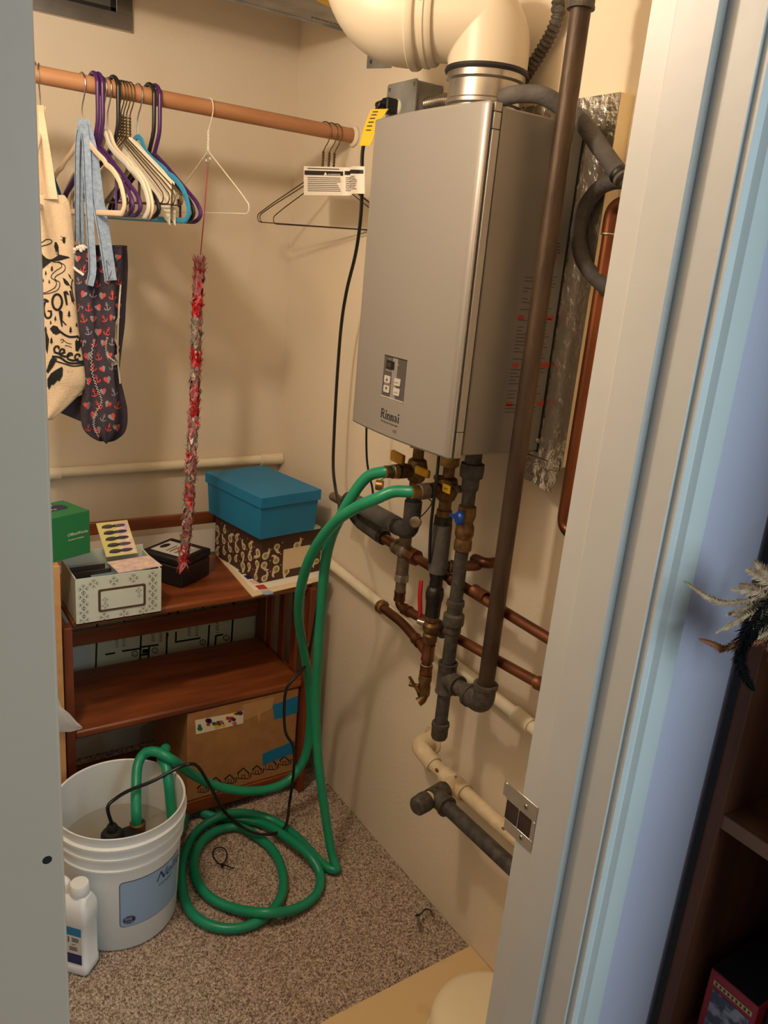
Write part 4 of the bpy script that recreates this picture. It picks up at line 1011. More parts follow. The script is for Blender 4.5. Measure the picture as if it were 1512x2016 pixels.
# ---------------------------------------------------------------- wooden bookshelf
t = thing('bookshelf', (-.435, -.29, 0), 'low brown wooden folding bookshelf against the back wall', 'bookshelf')
SX0, SX1, SF, SB = -.762, -.108, -.450, -.128
def shelf(name, z0, z1): return MB().box((SX0, SF, z0), (SX1, SB, z1)).build(name, 'shelf_wood', t, bevel=.006)
shelf('top_shelf', .680, .700); shelf('middle_shelf', .366, .388)
mb = MB()
for k in range(7):
    y = SF+.012+k*.047; MB().box((SX0, y, .050), (SX1, y+.036, .062)).build('bottom_slat', 'shelf_wood', t, bevel=.002)
MB().box((SX0, SF, .030), (SX1, SF+.018, .072)).build('bottom_rail', 'shelf_wood', t, bevel=.002)
for x in (-.786, -.107):
    for y, z1 in ((SF-.014, .690), (SB-.004, .835)):
        MB().box((x, y, .002), (x+.022, y+.032, z1)).build('leg', 'shelf_wood_v', t, bevel=.002)
    for z in (.652, .345, .025): MB().box((x+.003, SF+.016, z), (x+.018, SB, z+.030)).build('side_rail', 'shelf_wood', t, bevel=.002)
    for k in range(3): MB().box((x+.006, SF+.075+k*.085, .050), (x+.016, SF+.110+k*.085, .655)).build('side_slat', 'shelf_wood_v', t, bevel=.002)
MB().box((-.765, SB+.004, .800), (-.106, SB+.018, .836)).build('back_rail', 'shelf_wood', t, bevel=.002)
MB().box((-.765, SB+.004, .462), (-.106, SB+.018, .510)).build('back_rail', 'shelf_wood', t, bevel=.002)
MB().box((-.765, SB+.004, .285), (-.106, SB+.018, .325)).build('back_rail', 'shelf_wood', t, bevel=.002)

# ---------------------------------------------------------------- floor plan board behind the shelf
YBd = -.082
t = thing('plan_board', (-.40, YBd+.005, .12), 'pale green board printed with a black floor plan behind the bookshelf', 'board')
g = lambda x, y: at(130+x/3.36, 1150+y/3.36, 'y', YBd-.0007)
xl = at(130+165/3.36, 1150+500/3.36, 'y', YBd).x
MB().box((xl, YBd, .12), (-.085, YBd+.008, .700)).build('panel', 'board_green', t)
MB().box((-.745, YBd+.001, .12), (xl, YBd+.008, .700)).build('side_panel', 'board_blue', t)
mb = MB()
for a in ([(207, 230), (196, 600)], [(497, 330), (490, 500)], [(668, 320), (664, 470)], [(742, 130), (738, 215)], [(948, 270), (938, 430)], [(1113, 70), (1108, 140)], [(1104, 230), (1092, 410)],
          [(260, 466), (325, 455)], [(370, 444), (500, 424)], [(500, 416), (612, 401)], [(720, 384), (890, 356)], [(990, 342), (1040, 332)], [(385, 256), (515, 234)], [(565, 226), (685, 206)], [(386, 240), (386, 262)], [(683, 185), (683, 208)],
          [(992, 340), (985, 425)], [(550, 415), (545, 490)], [(490, 470), (550, 462)], [(905, 110), (905, 160)], [(672, 325), (672, 345)], [(728, 315), (726, 385)], [(960, 160), (1000, 154)]):
    mb.stroke(a, 12, g)
mb.poly([(505, 432), (545, 428), (545, 455), (505, 460)], g)
o = mb.build('plan_lines', 'ink', t, flat=True); o['kind'] = 'stuff'
mb = MB()
for x, y in ((455, 460), (588, 439), (905, 385), (1060, 355)): mb.stroke([(x+19*cos(a), y+17*sin(a)) for a in [i*2*pi/20 for i in range(20)]], 5, g, True)
o = mb.build('plan_circles', 'ink', t, flat=True); o['kind'] = 'stuff'
def gt(x0, y0, s_=1, ang=-97):
    a = radians(ang); return lambda x, y: g(x0+s_*(x*cos(a)+y*sin(a)), y0-s_*(-x*sin(a)*-1*-1+y*cos(a))) if False else g(x0+y*-1, y0+x*-1)
for x, y, b in ((345, 420, 'LIVING'), (393, 412, 'ROOM'), (585, 380, 'ENTRY'), (637, 380, 'PANTRY'), (826, 345, 'DINING'), (876, 345, 'ROOM'), (1010, 325, 'LIBRARY'), (812, 172, 'DEN'), (862, 185, 'HALL')):
    text(b, 30, gt(x, y), 'ink_soft', t)
for x, y, b in ((447, 469, '6'), (581, 449, '0'), (898, 394, '9'), (1053, 364, '2')): text(b, 26, (lambda x0, y0: (lambda x, y: g(x0+x, y0-y)))(x, y), 'ink', t)

# sheets stacked behind the rail
for k in range(5):
    o = MB().box((-.66+.01*k, -.108+.004*k, .7002), (-.18, -.106+.004*k, .775-.006*k)).build('paper_sheet', 'paper_white')
    tag(o, 'white paper sheet standing upright behind the top rail', 'paper', 'sheets behind the top rail')

def obj_box(c, ang, lx, ly):
    """frame for a turned box: near corner c, axes along its right and back edges"""
    a = radians(ang); return V(c), V((cos(a), sin(a), 0)), V((-sin(a), cos(a), 0))
# ---------------------------------------------------------------- tall carton and green envelope box at the left
t = thing('tall_carton', (-.90, -.36, 0), 'tall plain cardboard carton standing left of the bookshelf', 'box')
MB().box((-1.03, -.50, .002), (-.795, -.26, .870)).build('carton_body', 'cardboard_pale', t, bevel=.003)
MB().box((-1.029, -.5008, .60), (-.797, -.5002, .655)).build('tape', 'tape_clear', t)
c = at(178, 1088, 'z', .8705); c, X, Y = obj_box((c.x, c.y, .8705), 22, 0, 0); lx, ly, h = .245, .105, .108
t = thing('envelope_box', c-X*lx/2+Y*ly/2, 'green cardboard envelope box on top of the tall carton', 'box')
MB().obox(c-X*lx/2+Y*ly/2+V((0, 0, h/2)), X, Y, (0, 0, 1), lx/2, ly/2, h/2).build('box_body', 'green_box', t, bevel=.001)
F = plane_map(c-X*.062-Y*.0006+V((0, 0, .055)), X, (0, 0, 1))
text('OfficeWorks', .0105, F, 'cream', t, shear=.25); text('security envelopes', .0058, plane_map(c-X*.060-Y*.0006+V((0, 0, .044)), X, (0, 0, 1)), 'cream', t)
T = lambda x, y: c-X*(lx/2)+X*x+Y*y+V((0, 0, h+.0005))
MB().poly([(x, y+.045) for x, y in rrect(.015, -.002, .100, .034, .015)], T).build('navy_oval', 'navy', t, flat=True)
text('single', .020, lambda x, y: c-X*(lx/2)+X*(.020+x)+Y*(.063+y*.8)+V((0, 0, h+.001)), 'label_white', t); text('packs', .020, lambda x, y: c-X*(lx/2)+X*(.025+x)+Y*(.048+y*.8)+V((0, 0, h+.001)), 'label_white', t)
MB().poly([(-.10, .078), (.075, .078), (.085, .104), (-.10, .104)], T).build('top_panel', 'cream', t, flat=True)
text('MM', .018, lambda x, y: c-X*(lx/2)+X*(.030+x)+Y*(.084+y)+V((0, 0, h+.001)), 'ink', t)

# ---------------------------------------------------------------- patterned photo box
x0, x1, y0, y1, z0, z1 = -.757, -.549, -.476, -.320, .7005, .820
t = thing('photo_box', ((x0+x1)/2, (y0+y1)/2, z0), 'open pale photo box with grey damask print and label frame', 'box')
th = .003
for a, b in (((x0, y0, z0), (x1, y0+th, z1)), ((x0, y1-th, z0), (x1, y1, z1+.012)), ((x0, y0+th, z0), (x0+th, y1-th, z1)), ((x1-th, y0+th, z0), (x1, y1-th, z1)), ((x0, y0, z0), (x1, y1, z0+th))):
    MB().box(a, b).build('panel', 'photo_box_paper', t)
W_, H_ = x1-x0, z1-z0; PF = lambda x, y: V((x0+x, y0-.0005, z0+y)); mb = MB()
fr = (.052, .026, .168, .086)
def motif(cx_, cy_, s_):
    for k in range(4):
        a = k*pi/2
        for r_, w_ in ((.35, .10), (.62, .16), (.95, .10)):
            pts = [(r_-w_*.9, 0), (r_, w_), (r_+w_*.9, 0), (r_, -w_)]
            mb.poly([(cx_+s_*(x*cos(a)-y*sin(a)), cy_+s_*(x*sin(a)+y*cos(a))) for x, y in pts], PF)
        for sg in (-1, 1):
            pts = [(.5, sg*.12), (.72, sg*.36), (.92, sg*.30)]
            mb.stroke([(cx_+s_*(x*cos(a)-y*sin(a)), cy_+s_*(x*sin(a)+y*cos(a))) for x, y in pts], s_*.08, PF)
    for dx in (-.1, .1):
        for dy in (-.1, .1): mb.poly([(cx_+s_*(dx+.05*cos(b)), cy_+s_*(dy+.05*sin(b))) for b in (0, pi/2, pi, 3*pi/2)], PF)
for i in range(9):
    for j in range(6):
        cx_, cy_ = .018+i*.0240, .011+j*.0205+(.0102 if i % 2 else 0)
        if fr[0]-.012 < cx_ < fr[2]+.012 and fr[1]-.010 < cy_ < fr[3]+.010: continue
        if .010 < cx_ < W_-.010 and .009 < cy_ < H_-.009: motif(cx_, cy_, .0120)
o = mb.build('damask_print', 'photo_box_ink', t, flat=True); o['kind'] = 'stuff'
lab = MB().prism(rrect(fr[0], fr[1], fr[2], fr[3], .005), (x0, y0-.0004, z0), (1, 0, 0), (0, 0, 1), (0, -.0012, 0)).build('label_frame', 'frame_brown', t)
MB().prism(rrect(fr[0]+.006, fr[1]+.006, fr[2]-.006, fr[3]-.006, .003), (x0, y0-.0014, z0), (1, 0, 0), (0, 0, 1), (0, -.0006, 0)).build('label_card', 'photo_box_paper', lab)
PFo = PF; PF = lambda x, y: V((x0+x, y0-.0024, z0+y)); mb = MB()
for cx_, cy_, s_ in ((.068, .042, .009), (.068, .058, .007), (.150, .070, .008), (.152, .055, .006)): motif(cx_, cy_, s_)
mb.build('label_print', 'photo_box_ink', lab, flat=True)
random.seed(4)
for k in range(7):
    yk = y0+.018+k*.0175; hgt = random.uniform(.085, .105)
    o = MB().obox((x0+.058+random.uniform(-.006, .004), yk, z0+.004+hgt/2), (1, .03, 0), (0, 1, .12), (0, -.12, 1), .046, .0011, hgt/2).build('photograph', random.choice(('ink', 'ink_soft', 'panel_grey', 'brown_print')))
    tag(o, 'photograph standing on edge inside the open photo box', 'photograph', 'photographs in the photo box')
o = MB().obox((x0+.075, y0+.040, z0+.100), (1, .06, 0), (0, 1, .3), (0, -.3, 1), .030, .004, .009).build('photograph', 'screen_teal'); tag(o, 'shiny teal edged slide holder lying among the photographs', 'photograph')
o = MB().obox((x1-.052, (y0+y1)/2-.026, z1+.0002), (1, .10, 0), (-.1, 1, .0), (0, 0, 1), .056, .040, .0008).build('greeting_card', 'lilac'); tag(o, 'pink and yellow picture card lying across the photo box', 'card')
cc_ = V((x1-.066, y1+.005, z1+.034)); X, Y = V((1, .05, 0)).normalized(), V((-.04, .72, .60)).normalized(); Nn = X.cross(Y)
t2 = thing('sticker_card', cc_, 'yellow and purple card with repeated floral rows leaning in box', 'card')
MB().obox(cc_, X, Y, Nn, .041, .052, .0008).build('card', 'card_yellow', t2)
gc = lambda x, y: cc_+X*x+Y*y+Nn*.0012
MB().poly([(0, -.048), (.038, -.048), (.038, .048), (.006, .048)], gc).build('lilac_half', 'lilac', t2, flat=True)
for k in range(5):
    yk = -.038+k*.019; mb = MB()
    mb.poly([(-.014+.016*cos(a), yk+.0065*sin(a)) for a in [i*pi/6 for i in range(12)]], gc); mb.poly([(.014+.018*cos(a), yk+.0055*sin(a)) for a in [i*pi/6 for i in range(12)]], gc)
    mb.stroke([(-.03, yk-.003), (.03, yk+.002)], .003, gc); mb.build('flower_row', 'ink_soft', t2, flat=True)

# ---------------------------------------------------------------- black battery case
c, X, Y = obj_box((-.452, -.352, .7005), 32, 0, 0)
t = thing('black_case', c+X*.06+Y*.06, 'black plastic box with white label below the wrapper garland', 'box')
lx, ly, h = .128, .140, .082; m0 = c+X*lx/2+Y*ly/2
MB().obox(m0+V((0, 0, .030)), X, Y, (0, 0, 1), lx/2, ly/2, .030).build('case_body', 'black_plastic', t, bevel=.006)
MB().obox(m0+V((0, 0, .0715)), X, Y, (0, 0, 1), lx/2+.0015, ly/2+.0015, .0110).build('lid', 'black_plastic', t, bevel=.005)
tp = lambda x, y: m0+X*x+Y*y+V((0, 0, .0829))
MB().poly([(-.045, -.055), (.040, -.055), (.040, .055), (-.045, .055)], tp).build('label', 'label_white', t, flat=True)
mb = MB()
for yk, w_ in ((-.030, .03), (-.018, .026), (.0, .034), (.012, .03)): mb.stroke([(-.030, yk), (-.030+w_*1.6, yk)], .004, lambda x, y: tp(x, y)+V((0, 0, .0003)))
mb.poly([(.020*cos(a)-.0, .040+.010*sin(a)) for a in [i*pi/8 for i in range(16)]], lambda x, y: tp(x, y)+V((0, 0, .0003))); mb.build('label_print', 'ink', t, flat=True)

# ---------------------------------------------------------------- folder, paisley box, blue shoe box
FA = [at(497, 1176, 'z', .7008), at(418, 1086, 'z', .7008), at(640, 1141, 'z', .7008)]
t = thing('manila_folder', (-.16, -.30, .7005), 'open manila folder with papers under the paisley box', 'folder')
quad = [FA[0], FA[2]+V((.012, 0, 0)), V((-.03, -.14, .7008)), V((-.268, -.14, .7008))]
mb = MB(); mb.add([(p.x, p.y, .7005) for p in quad]+[(p.x, p.y, .7030) for p in quad], [(0, 3, 2, 1), (4, 5, 6, 7), (0, 1, 5, 4), (1, 2, 6, 5), (2, 3, 7, 6), (3, 0, 4, 7)]); mb.build('folder_sheet', 'manila', t)
ins = [V((-.275, -.448, 0)), V((-.030, -.415, 0)), V((-.03, -.14, 0)), V((-.262, -.14, 0))]
mb = MB(); mb.add([(p.x, p.y, .7032) for p in ins]+[(p.x, p.y, .7058) for p in ins], [(0, 3, 2, 1), (4, 5, 6, 7), (0, 1, 5, 4), (1, 2, 6, 5), (2, 3, 7, 6), (3, 0, 4, 7)]); mb.build('papers', 'paper_white', t)
for k, m_ in enumerate(('ink_soft', 'navy', 'lilac', 'ink_red', 'label_blue')):
    MB().box((-.262, -.395+.040*(4-k)-.11+.02, .7059), (-.236, -.366+.040*(4-k)-.11+.02, .7064)).build('printed_photo', m_, t)
lift = MB(); lift.add([(-.296, -.476, .7040), (-.10, -.452, .7040), (-.10, -.446, .7075), (-.28, -.463, .7068)], [(0, 1, 2, 3)]); lift.build('bent_edge', 'manila', t, flat=True)
c, X, Y = obj_box((-.243, -.405, .7062), 7, 0, 0); lx, ly, h = .208, .262, .134
t = thing('paisley_box', c+X*lx/2+Y*ly/2, 'brown paisley patterned storage box beneath the blue box', 'box')
MB().obox(c+X*lx/2+Y*ly/2+V((0, 0, h/2)), X, Y, (0, 0, 1), lx/2, ly/2, h/2).build('box_body', 'brown_print', t, bevel=.0015)
def paisley(cr, gr, f, x, y, s_, a):
    q = lambda p: f(x+s_*(p[0]*cos(a)-p[1]*sin(a)), y+s_*(p[0]*sin(a)+p[1]*cos(a)))
    out = [(cos(b)*.62, sin(b)*.62-.2) for b in [radians(d) for d in range(-200, 60, 20)]]+[(.42, .55), (.20, .95), (-.16, 1.10), (-.36, .92), (-.20, .86), (-.05, .62), (-.12, .38), (-.40, .18)]
    cr.poly([(x+s_*(p[0]*cos(a)-p[1]*sin(a)), y+s_*(p[0]*sin(a)+p[1]*cos(a))) for p in out], lambda u, v: f(u, v, .0005))
    gr.poly([(x+s_*(.34*cos(b)*cos(a)-(.36*sin(b)-.2)*sin(a)), y+s_*(.34*cos(b)*sin(a)+(.36*sin(b)-.2)*cos(a))) for b in [i*pi/6 for i in range(12)]], lambda u, v: f(u, v, .0009))
cr, gr, dk = MB(), MB(), MB(); random.seed(9)
ff = lambda x, y, e: c+X*x+V((0, 0, y))-Y*e; fs_ = lambda x, y, e: c+Y*x+V((0, 0, y))-X*e
for f, w_ in ((ff, lx), (fs_, ly)):
    nx = int(w_/.034)
    for i in range(nx):
        for j in range(4):
            x = (i+.5)*w_/nx+random.uniform(-.003, .003); y = .018+j*.034+(.012 if i % 2 else -.002)
            if f is ff and .068 < x < .172 and .022 < y < .098: continue
            if .012 < x < w_-.012 and .014 < y < h-.016: paisley(cr, gr, f, x, y, random.uniform(.015, .021), random.uniform(-.7, .7)+(pi if random.random() < .3 else 0))
            xs, ys = x+w_/nx/2, y+.014
            if xs < w_-.004 and ys < h-.004: cr.poly([(xs+.003*cos(b)*(1 if k % 2 else .4), ys+.003*sin(b)*(1 if k % 2 else .4)) for k, b in enumerate([q*pi/4 for q in range(8)])], lambda u, v, f=f: f(u, v, .0005))
o = cr.build('paisley_print', 'paisley_cream', t, flat=True); o['kind'] = 'stuff'
o = gr.build('paisley_centres', 'paisley_green', t, flat=True); o['kind'] = 'stuff'
lb = MB().prism(rrect(.075, .026, .168, .090, .003), c-Y*.0006, X, (0, 0, 1), -Y*.0012).build('label_frame', 'paisley_cream', t)
MB().prism(rrect(.080, .031, .163, .085, .002), c-Y*.0016, X, (0, 0, 1), -Y*.0006).build('label_card', 'manila', lb)
MB().obox(c+X*lx*.52+Y*.012+V((0, 0, h+.003)), X, Y, (0, 0, 1), lx*.46, .010, .004).build('green_lining', 'board_green', t)
c = V((-.263, -.438, .8482)); X, Y = obj_box(c, 9, 0, 0)[1:]; lx, ly, h = .196, .288, .122
t = thing('shoe_box', c+X*lx/2+Y*ly/2, 'bright blue lidded box on top of the paisley box', 'box')
m0 = c+X*lx/2+Y*ly/2
bt = [m0+X*a*lx*.475+Y*b*ly*.475 for a, b in ((-1, -1), (1, -1), (1, 1), (-1, 1))]; tp_ = [m0+X*a*lx*.5+Y*b*ly*.5+V((0, 0, h-.004)) for a, b in ((-1, -1), (1, -1), (1, 1), (-1, 1))]
MB().add(bt+tp_, [(0, 3, 2, 1), (4, 5, 6, 7), (0, 1, 5, 4), (1, 2, 6, 5), (2, 3, 7, 6), (3, 0, 4, 7)]).build('box_body', 'blue_box', t, bevel=.001)
MB().obox(m0+V((0, 0, h-.014)), X, Y, (0, 0, 1), lx/2+.004, ly/2+.004, .0150).build('lid', 'blue_box', t, bevel=.001)

# ---------------------------------------------------------------- carton on the bottom shelf
x0, x1, y0, y1, z0, z1 = -.462, -.117, -.446, -.15, .0735, .362
t = thing('cardboard_box', ((x0+x1)/2, (y0+y1)/2, z0), 'worn brown cardboard box with blue tape on the bottom shelf', 'box')
MB().box((x0, y0, z0), (x1, y1, z1)).build('box_body', 'cardboard', t, bevel=.003)
FP = lambda u, v, e: at(u, v, 'y', y0-e)
def patch(name, px, m, e, parent=t):
    mb = MB(); a = [FP(u, v, e) for u, v in px]; b = [p+V((0, -.0004, 0)) for p in a]; n_ = len(px)
    mb.add(a+b, [tuple(range(n_)), tuple(range(2*n_-1, n_-1, -1))]+[(i, (i+1) % n_, (i+1) % n_+n_, i+n_) for i in range(n_)])
    return mb.build(name, m, parent, flat=True)
patch('blue_tape', [(537, 1388), (586, 1370), (586, 1402), (540, 1417)], 'tape_blue', .0006)
patch('blue_tape', [(517, 1484), (580, 1458), (578, 1482), (517, 1507)], 'tape_blue', .0006)
patch('clear_tape', [(478, 1388), (540, 1372), (536, 1395), (480, 1420)], 'tape_clear', .0004)
fs = patch('floral_strip', [(384, 1418), (479, 1400), (479, 1424), (386, 1446)], 'cream', .0006)
random.seed(3)
for k in range(22):
    u = 390+random.uniform(0, 84); v = 1432-(u-384)*.21+random.uniform(-11, 9); r_ = random.uniform(3, 6)
    patch('flower', [(u+r_*cos(a), v+r_*.8*sin(a)) for a in [i*pi/4 for i in range(8)]], random.choice(('yellow_tag', 'wrap_pink', 'green_box', 'plastic_purple', 'ink_red', 'label_teal')), .0012, fs)
pt = patch('peeled_tape', [(508, 1384), (516, 1382), (514, 1402), (511, 1424), (506, 1408)], 'cardboard_pale', .0012)
mb = MB()
for k in range(7):
    u = 398+k*27; v = 1560-k*9.0; g2 = lambda x, y: FP(x, y, .0006)
    s_ = 8+(k % 2)*2
    mb.stroke([(u-s_, v), (u-s_, v-s_*1.1), (u, v-s_*2), (u+s_, v-s_*1.1), (u+s_, v)], 1.6, g2, True); mb.stroke([(u-3, v), (u-3, v-7), (u+3, v-7), (u+3, v)], 1.5, g2); mb.stroke([(u-s_-2, v-s_*1.0), (u, v-s_*2.1), (u+s_+2, v-s_*1.0)], 2.4, g2)
    mb.stroke([(u+s_+3, v-1), (u+s_+6, v-12)], 2, g2)
o = mb.build('stamped_houses', 'ink', t, flat=True); o['kind'] = 'stuff'

# ---------------------------------------------------------------- bucket with pump
BC = V((-.712, -.676, 0)); BH = .333
t = thing('bucket', BC, 'white plastic bucket holding the pump and hose ends', 'bucket')
prof = [(.0001, .004), (.128, .004), (.131, .0), (.134, .006), (.1440, .225), (.1440, .236), (.1500, .238), (.1500, .2420), (.1455, .245), (.1465, .268), (.1530, .270), (.1535, .276), (.1480, .279), (.1485, .296), (.1560, .299), (.1565, .305), (.1500, .308), (.1510, BH-.004), (.1525, BH-.001), (.1510, BH), (.1475, BH-.002), (.1425, .24), (.1310, .010), (.0001, .010)]
MB().lathe(prof, BC, n=72).build('bucket_body', 'bucket_white', t, sharp=50)
m = mat('water', (176, 166, 148), .05); b_ = m.node_tree.nodes['Principled BSDF']; b_.inputs['Alpha'].default_value = .38
zw = .205; MB().lathe([(.0001, 0), (.1404, 0)], BC+V((0, 0, zw)), n=64).build('water', 'water', t)
zs0, zs1 = at(240, 1828, 'y', -.812).z, at(229, 1743, 'y', -.815).z
def cyl_map(x, z, e=.0008):
    """x = distance round the bucket from the left edge of the sticker"""
    rr_ = .134+(z-.006)/.219*.010+e; a = radians(-106)+x/.139; return BC+V((rr_*cos(a), rr_*sin(a), z))
SW = .170
def ring_poly(poly, e, name, m_, parent):
    bm = bmesh.new(); vs = [bm.verts.new((p[0], p[1], 0)) for p in poly]; bm.faces.new(vs)
    for k in range(1, 40):
        xx = -.02+k*.006; geom = bm.verts[:]+bm.edges[:]+bm.faces[:]; bmesh.ops.bisect_plane(bm, geom=geom, plane_co=(xx, 0, 0), plane_no=(1, 0, 0))
    bm.verts.index_update(); mb = MB(); mb.add([cyl_map(v.co.x, v.co.y, e) for v in bm.verts], [tuple(v.index for v in f.verts) for f in bm.faces]); bm.free()
    return mb.build(name, m_, parent)
sk = ring_poly(rrect(-.0015, zs0-.0015, SW, zs1+.0015, .010), .0006, 'sticker', 'label_navy', t)
ring_poly(rrect(0, zs0, SW-.0015, zs1, .009), .0009, 'sticker_face', 'label_blue', sk)
text("Nellie's", .036, lambda x, y: cyl_map(.082+x, zs1-.034+y, .0013), 'label_navy', sk, shear=.45)
text("LAUNDRY", .010, lambda x, y: cyl_map(.090+x, zs1-.050+y, .0013), 'ink_soft', sk, shear=.3)
st_ = []
for k in range(28): a = k*2*pi/28; r_ = .0125 if k % 2 else .0165; st_.append((.020+r_*cos(a), zs0+.019+r_*.8*sin(a)))
ring_poly(st_, .0013, 'badge', 'label_navy', sk)
text('500', .0115, lambda x, y: cyl_map(.0095+x, zs0+.0185+y, .0017), 'label_white', sk); text('LOADS', .0058, lambda x, y: cyl_map(.0100+x, zs0+.0115+y, .0017), 'label_white', sk)
for a in (.1, pi+.1):
    MB().lathe([(.018, 0), (.018, .006), (.012, .010), (.0001, .010)], BC+V((.1445*cos(a), .1445*sin(a), .258)), (cos(a), sin(a), 0), 20).build('handle_lug', 'bucket_white', t)
# pump
PC = V((-.716, -.690, 0)); zt = at(232, 1628, 'y', -.70).z
t = thing('utility_pump', PC+V((0, 0, .011)), 'black submersible pump standing in the bucket', 'pump')
mb = MB(); mb.lathe([(.0001, 0), (.062, 0), (.062, .02), (.055, .03), (.055, .13), (.048, .150), (.034, .168), (.0001, .172)], PC+V((0, 0, .012)), n=28); mb.build('pump_body', 'black_plastic', t)
gl = PC+V((-.022, -.012, 0)); MB().lathe([(.026, zt-.075), (.026, zt-.012), (.022, zt-.006), (.013, zt-.004), (.013, zt+.008), (.009, zt+.014), (.0001, zt+.014)], gl, n=20).build('cord_gland', 'black_plastic', t)
MB().obox(PC+V((.014, .0, zt-.052)), (1, .1, 0), (0, 1, 0), (0, 0, 1), .036, .022, .022).build('pump_handle', 'black_plastic', t, bevel=.006)
og = V((-.672, -.682, 0)); MB().lathe([(.016, zt-.085), (.016, zt-.045), (.019, zt-.043), (.019, zt-.020), (.013, zt-.018)], og, n=18).build('outlet', 'brass_dark', t)

# ---------------------------------------------------------------- green hoses
HR = .0125
def fp(x, y, z): return at(90+x/2.479, 1440+y/2.479, 'z', z)
hA = [V((PX-.052, HY, 1.172)), V((PX-.075, HY+.002, 1.173)), at(732, 934, 'x', -.225), at(712, 950, 'x', -.240), at(690, 982, 'x', -.255), at(668, 1022, 'x', -.262), at(652, 1058, 'x', -.262), at(641, 1105, 'x', -.258), at(634, 1180, 'x', -.248), at(626, 1290, 'x', -.232), at(622, 1400, 'x', -.215), at(627, 1500, 'x', -.200), at(640, 1600, 'x', -.185), at(652, 1675, 'x', -.176), at(664, 1712, 'z', .016)]
kink = [fp(1385, 668, .014), fp(1330, 625, .014), fp(1220, 510, .014), fp(1100, 430, .016), fp(970, 400, .034), fp(850, 415, .036), fp(745, 482, .016), fp(685, 580, .014), fp(662, 710, .014), fp(690, 850, .014), fp(765, 928, .014), fp(880, 962, .014), fp(1000, 945, .014), fp(1095, 885, .016), fp(1152, 795, .016), fp(1155, 690, .014), fp(1112, 585, .014), fp(1030, 512, .014), fp(945, 468, .014), fp(850, 478, .015), fp(770, 530, .018), fp(725, 620, .016), fp(738, 725, .016), fp(805, 812, .016), fp(925, 866, .018), fp(1080, 885, .040), fp(1220, 866, .020), fp(1318, 798, .014), fp(1340, 705, .016), fp(1290, 610, .038), fp(1180, 520, .038), fp(1060, 452, .016), fp(950, 432, .014), fp(860, 425, .014), fp(780, 402, .016), fp(705, 362, .020)]
upb = [V((-.520, -.530, .045)), V((-.556, -.520, .140)), V((-.560, -.535, .270)), V((-.562, -.560, .350)), at(318, 1493, 'z', .350), at(326, 1506, 'z', .350), at(331, 1535, 'z', .325), at(335, 1575, 'z', .275), at(338, 1625, 'z', .215), V((-.612, -.690, .10)), V((-.625, -.690, .03))]
t = thing('garden_hose', (-.38, -.68, 0), 'green hose dropping from the far valve, coiled on carpet beside bucket', 'hose')
MB().tube(smooth(hA, 8)[:-1]+smooth([hA[-1]]+kink+upb, 8), HR, 14).build('hose', 'hose_green', t, sharp=60)
MB().cyl((PX-.050, HY, 1.172), (PX-.066, HY, 1.1725), .0165, n=8).build('hose_nut', 'brass', t, bevel=.001)
MB().cyl((PX-.066, HY, 1.1725), (PX-.084, HY+.001, 1.173), .0138, n=16).build('ferrule', 'brass_dark', t)
zc = 1.160
hB = [V((PX-.052, CYV, zc)), V((PX-.085, CYV+.002, zc)), at(775, 968, 'x', -.240), at(740, 982, 'x', -.268), at(700, 1000, 'x', -.288), at(660, 1028, 'x', -.296), at(625, 1072, 'x', -.298), at(602, 1120, 'x', -.290), at(589, 1180, 'x', -.272), at(590, 1235, 'y', -.645), at(600, 1290, 'y', -.610), at(609, 1350, 'y', -.580), at(611, 1420, 'y', -.565), at(602, 1485, 'y', -.560), at(575, 1530, 'y', -.565), at(535, 1552, 'y', -.570), at(480, 1557, 'y', -.570), at(425, 1547, 'y', -.565), at(380, 1525, 'y', -.578), at(340, 1497, 'z', .362), at(308, 1480, 'z', .380), at(284, 1484, 'z', .370), at(271, 1508, 'z', .348), at(268, 1550, 'z', .318), at(268, 1600, 'y', -.680), V((-.672, -.682, zt-.030))]
t = thing('garden_hose', (-.3, -.6, .1), 'green hose from the near valve sweeping past the bookshelf into bucket', 'hose')
MB().tube(smooth(hB, 8), HR, 14).build('hose', 'hose_green', t, sharp=60)
MB().cyl((PX-.050, CYV, zc), (PX-.074, CYV, zc), .0172, n=10).build('hose_nut', 'bronze_grey', t, bevel=.001)
MB().cyl((PX-.074, CYV, zc), (PX-.092, CYV+.001, zc), .0138, n=16).build('ferrule', 'brass', t)

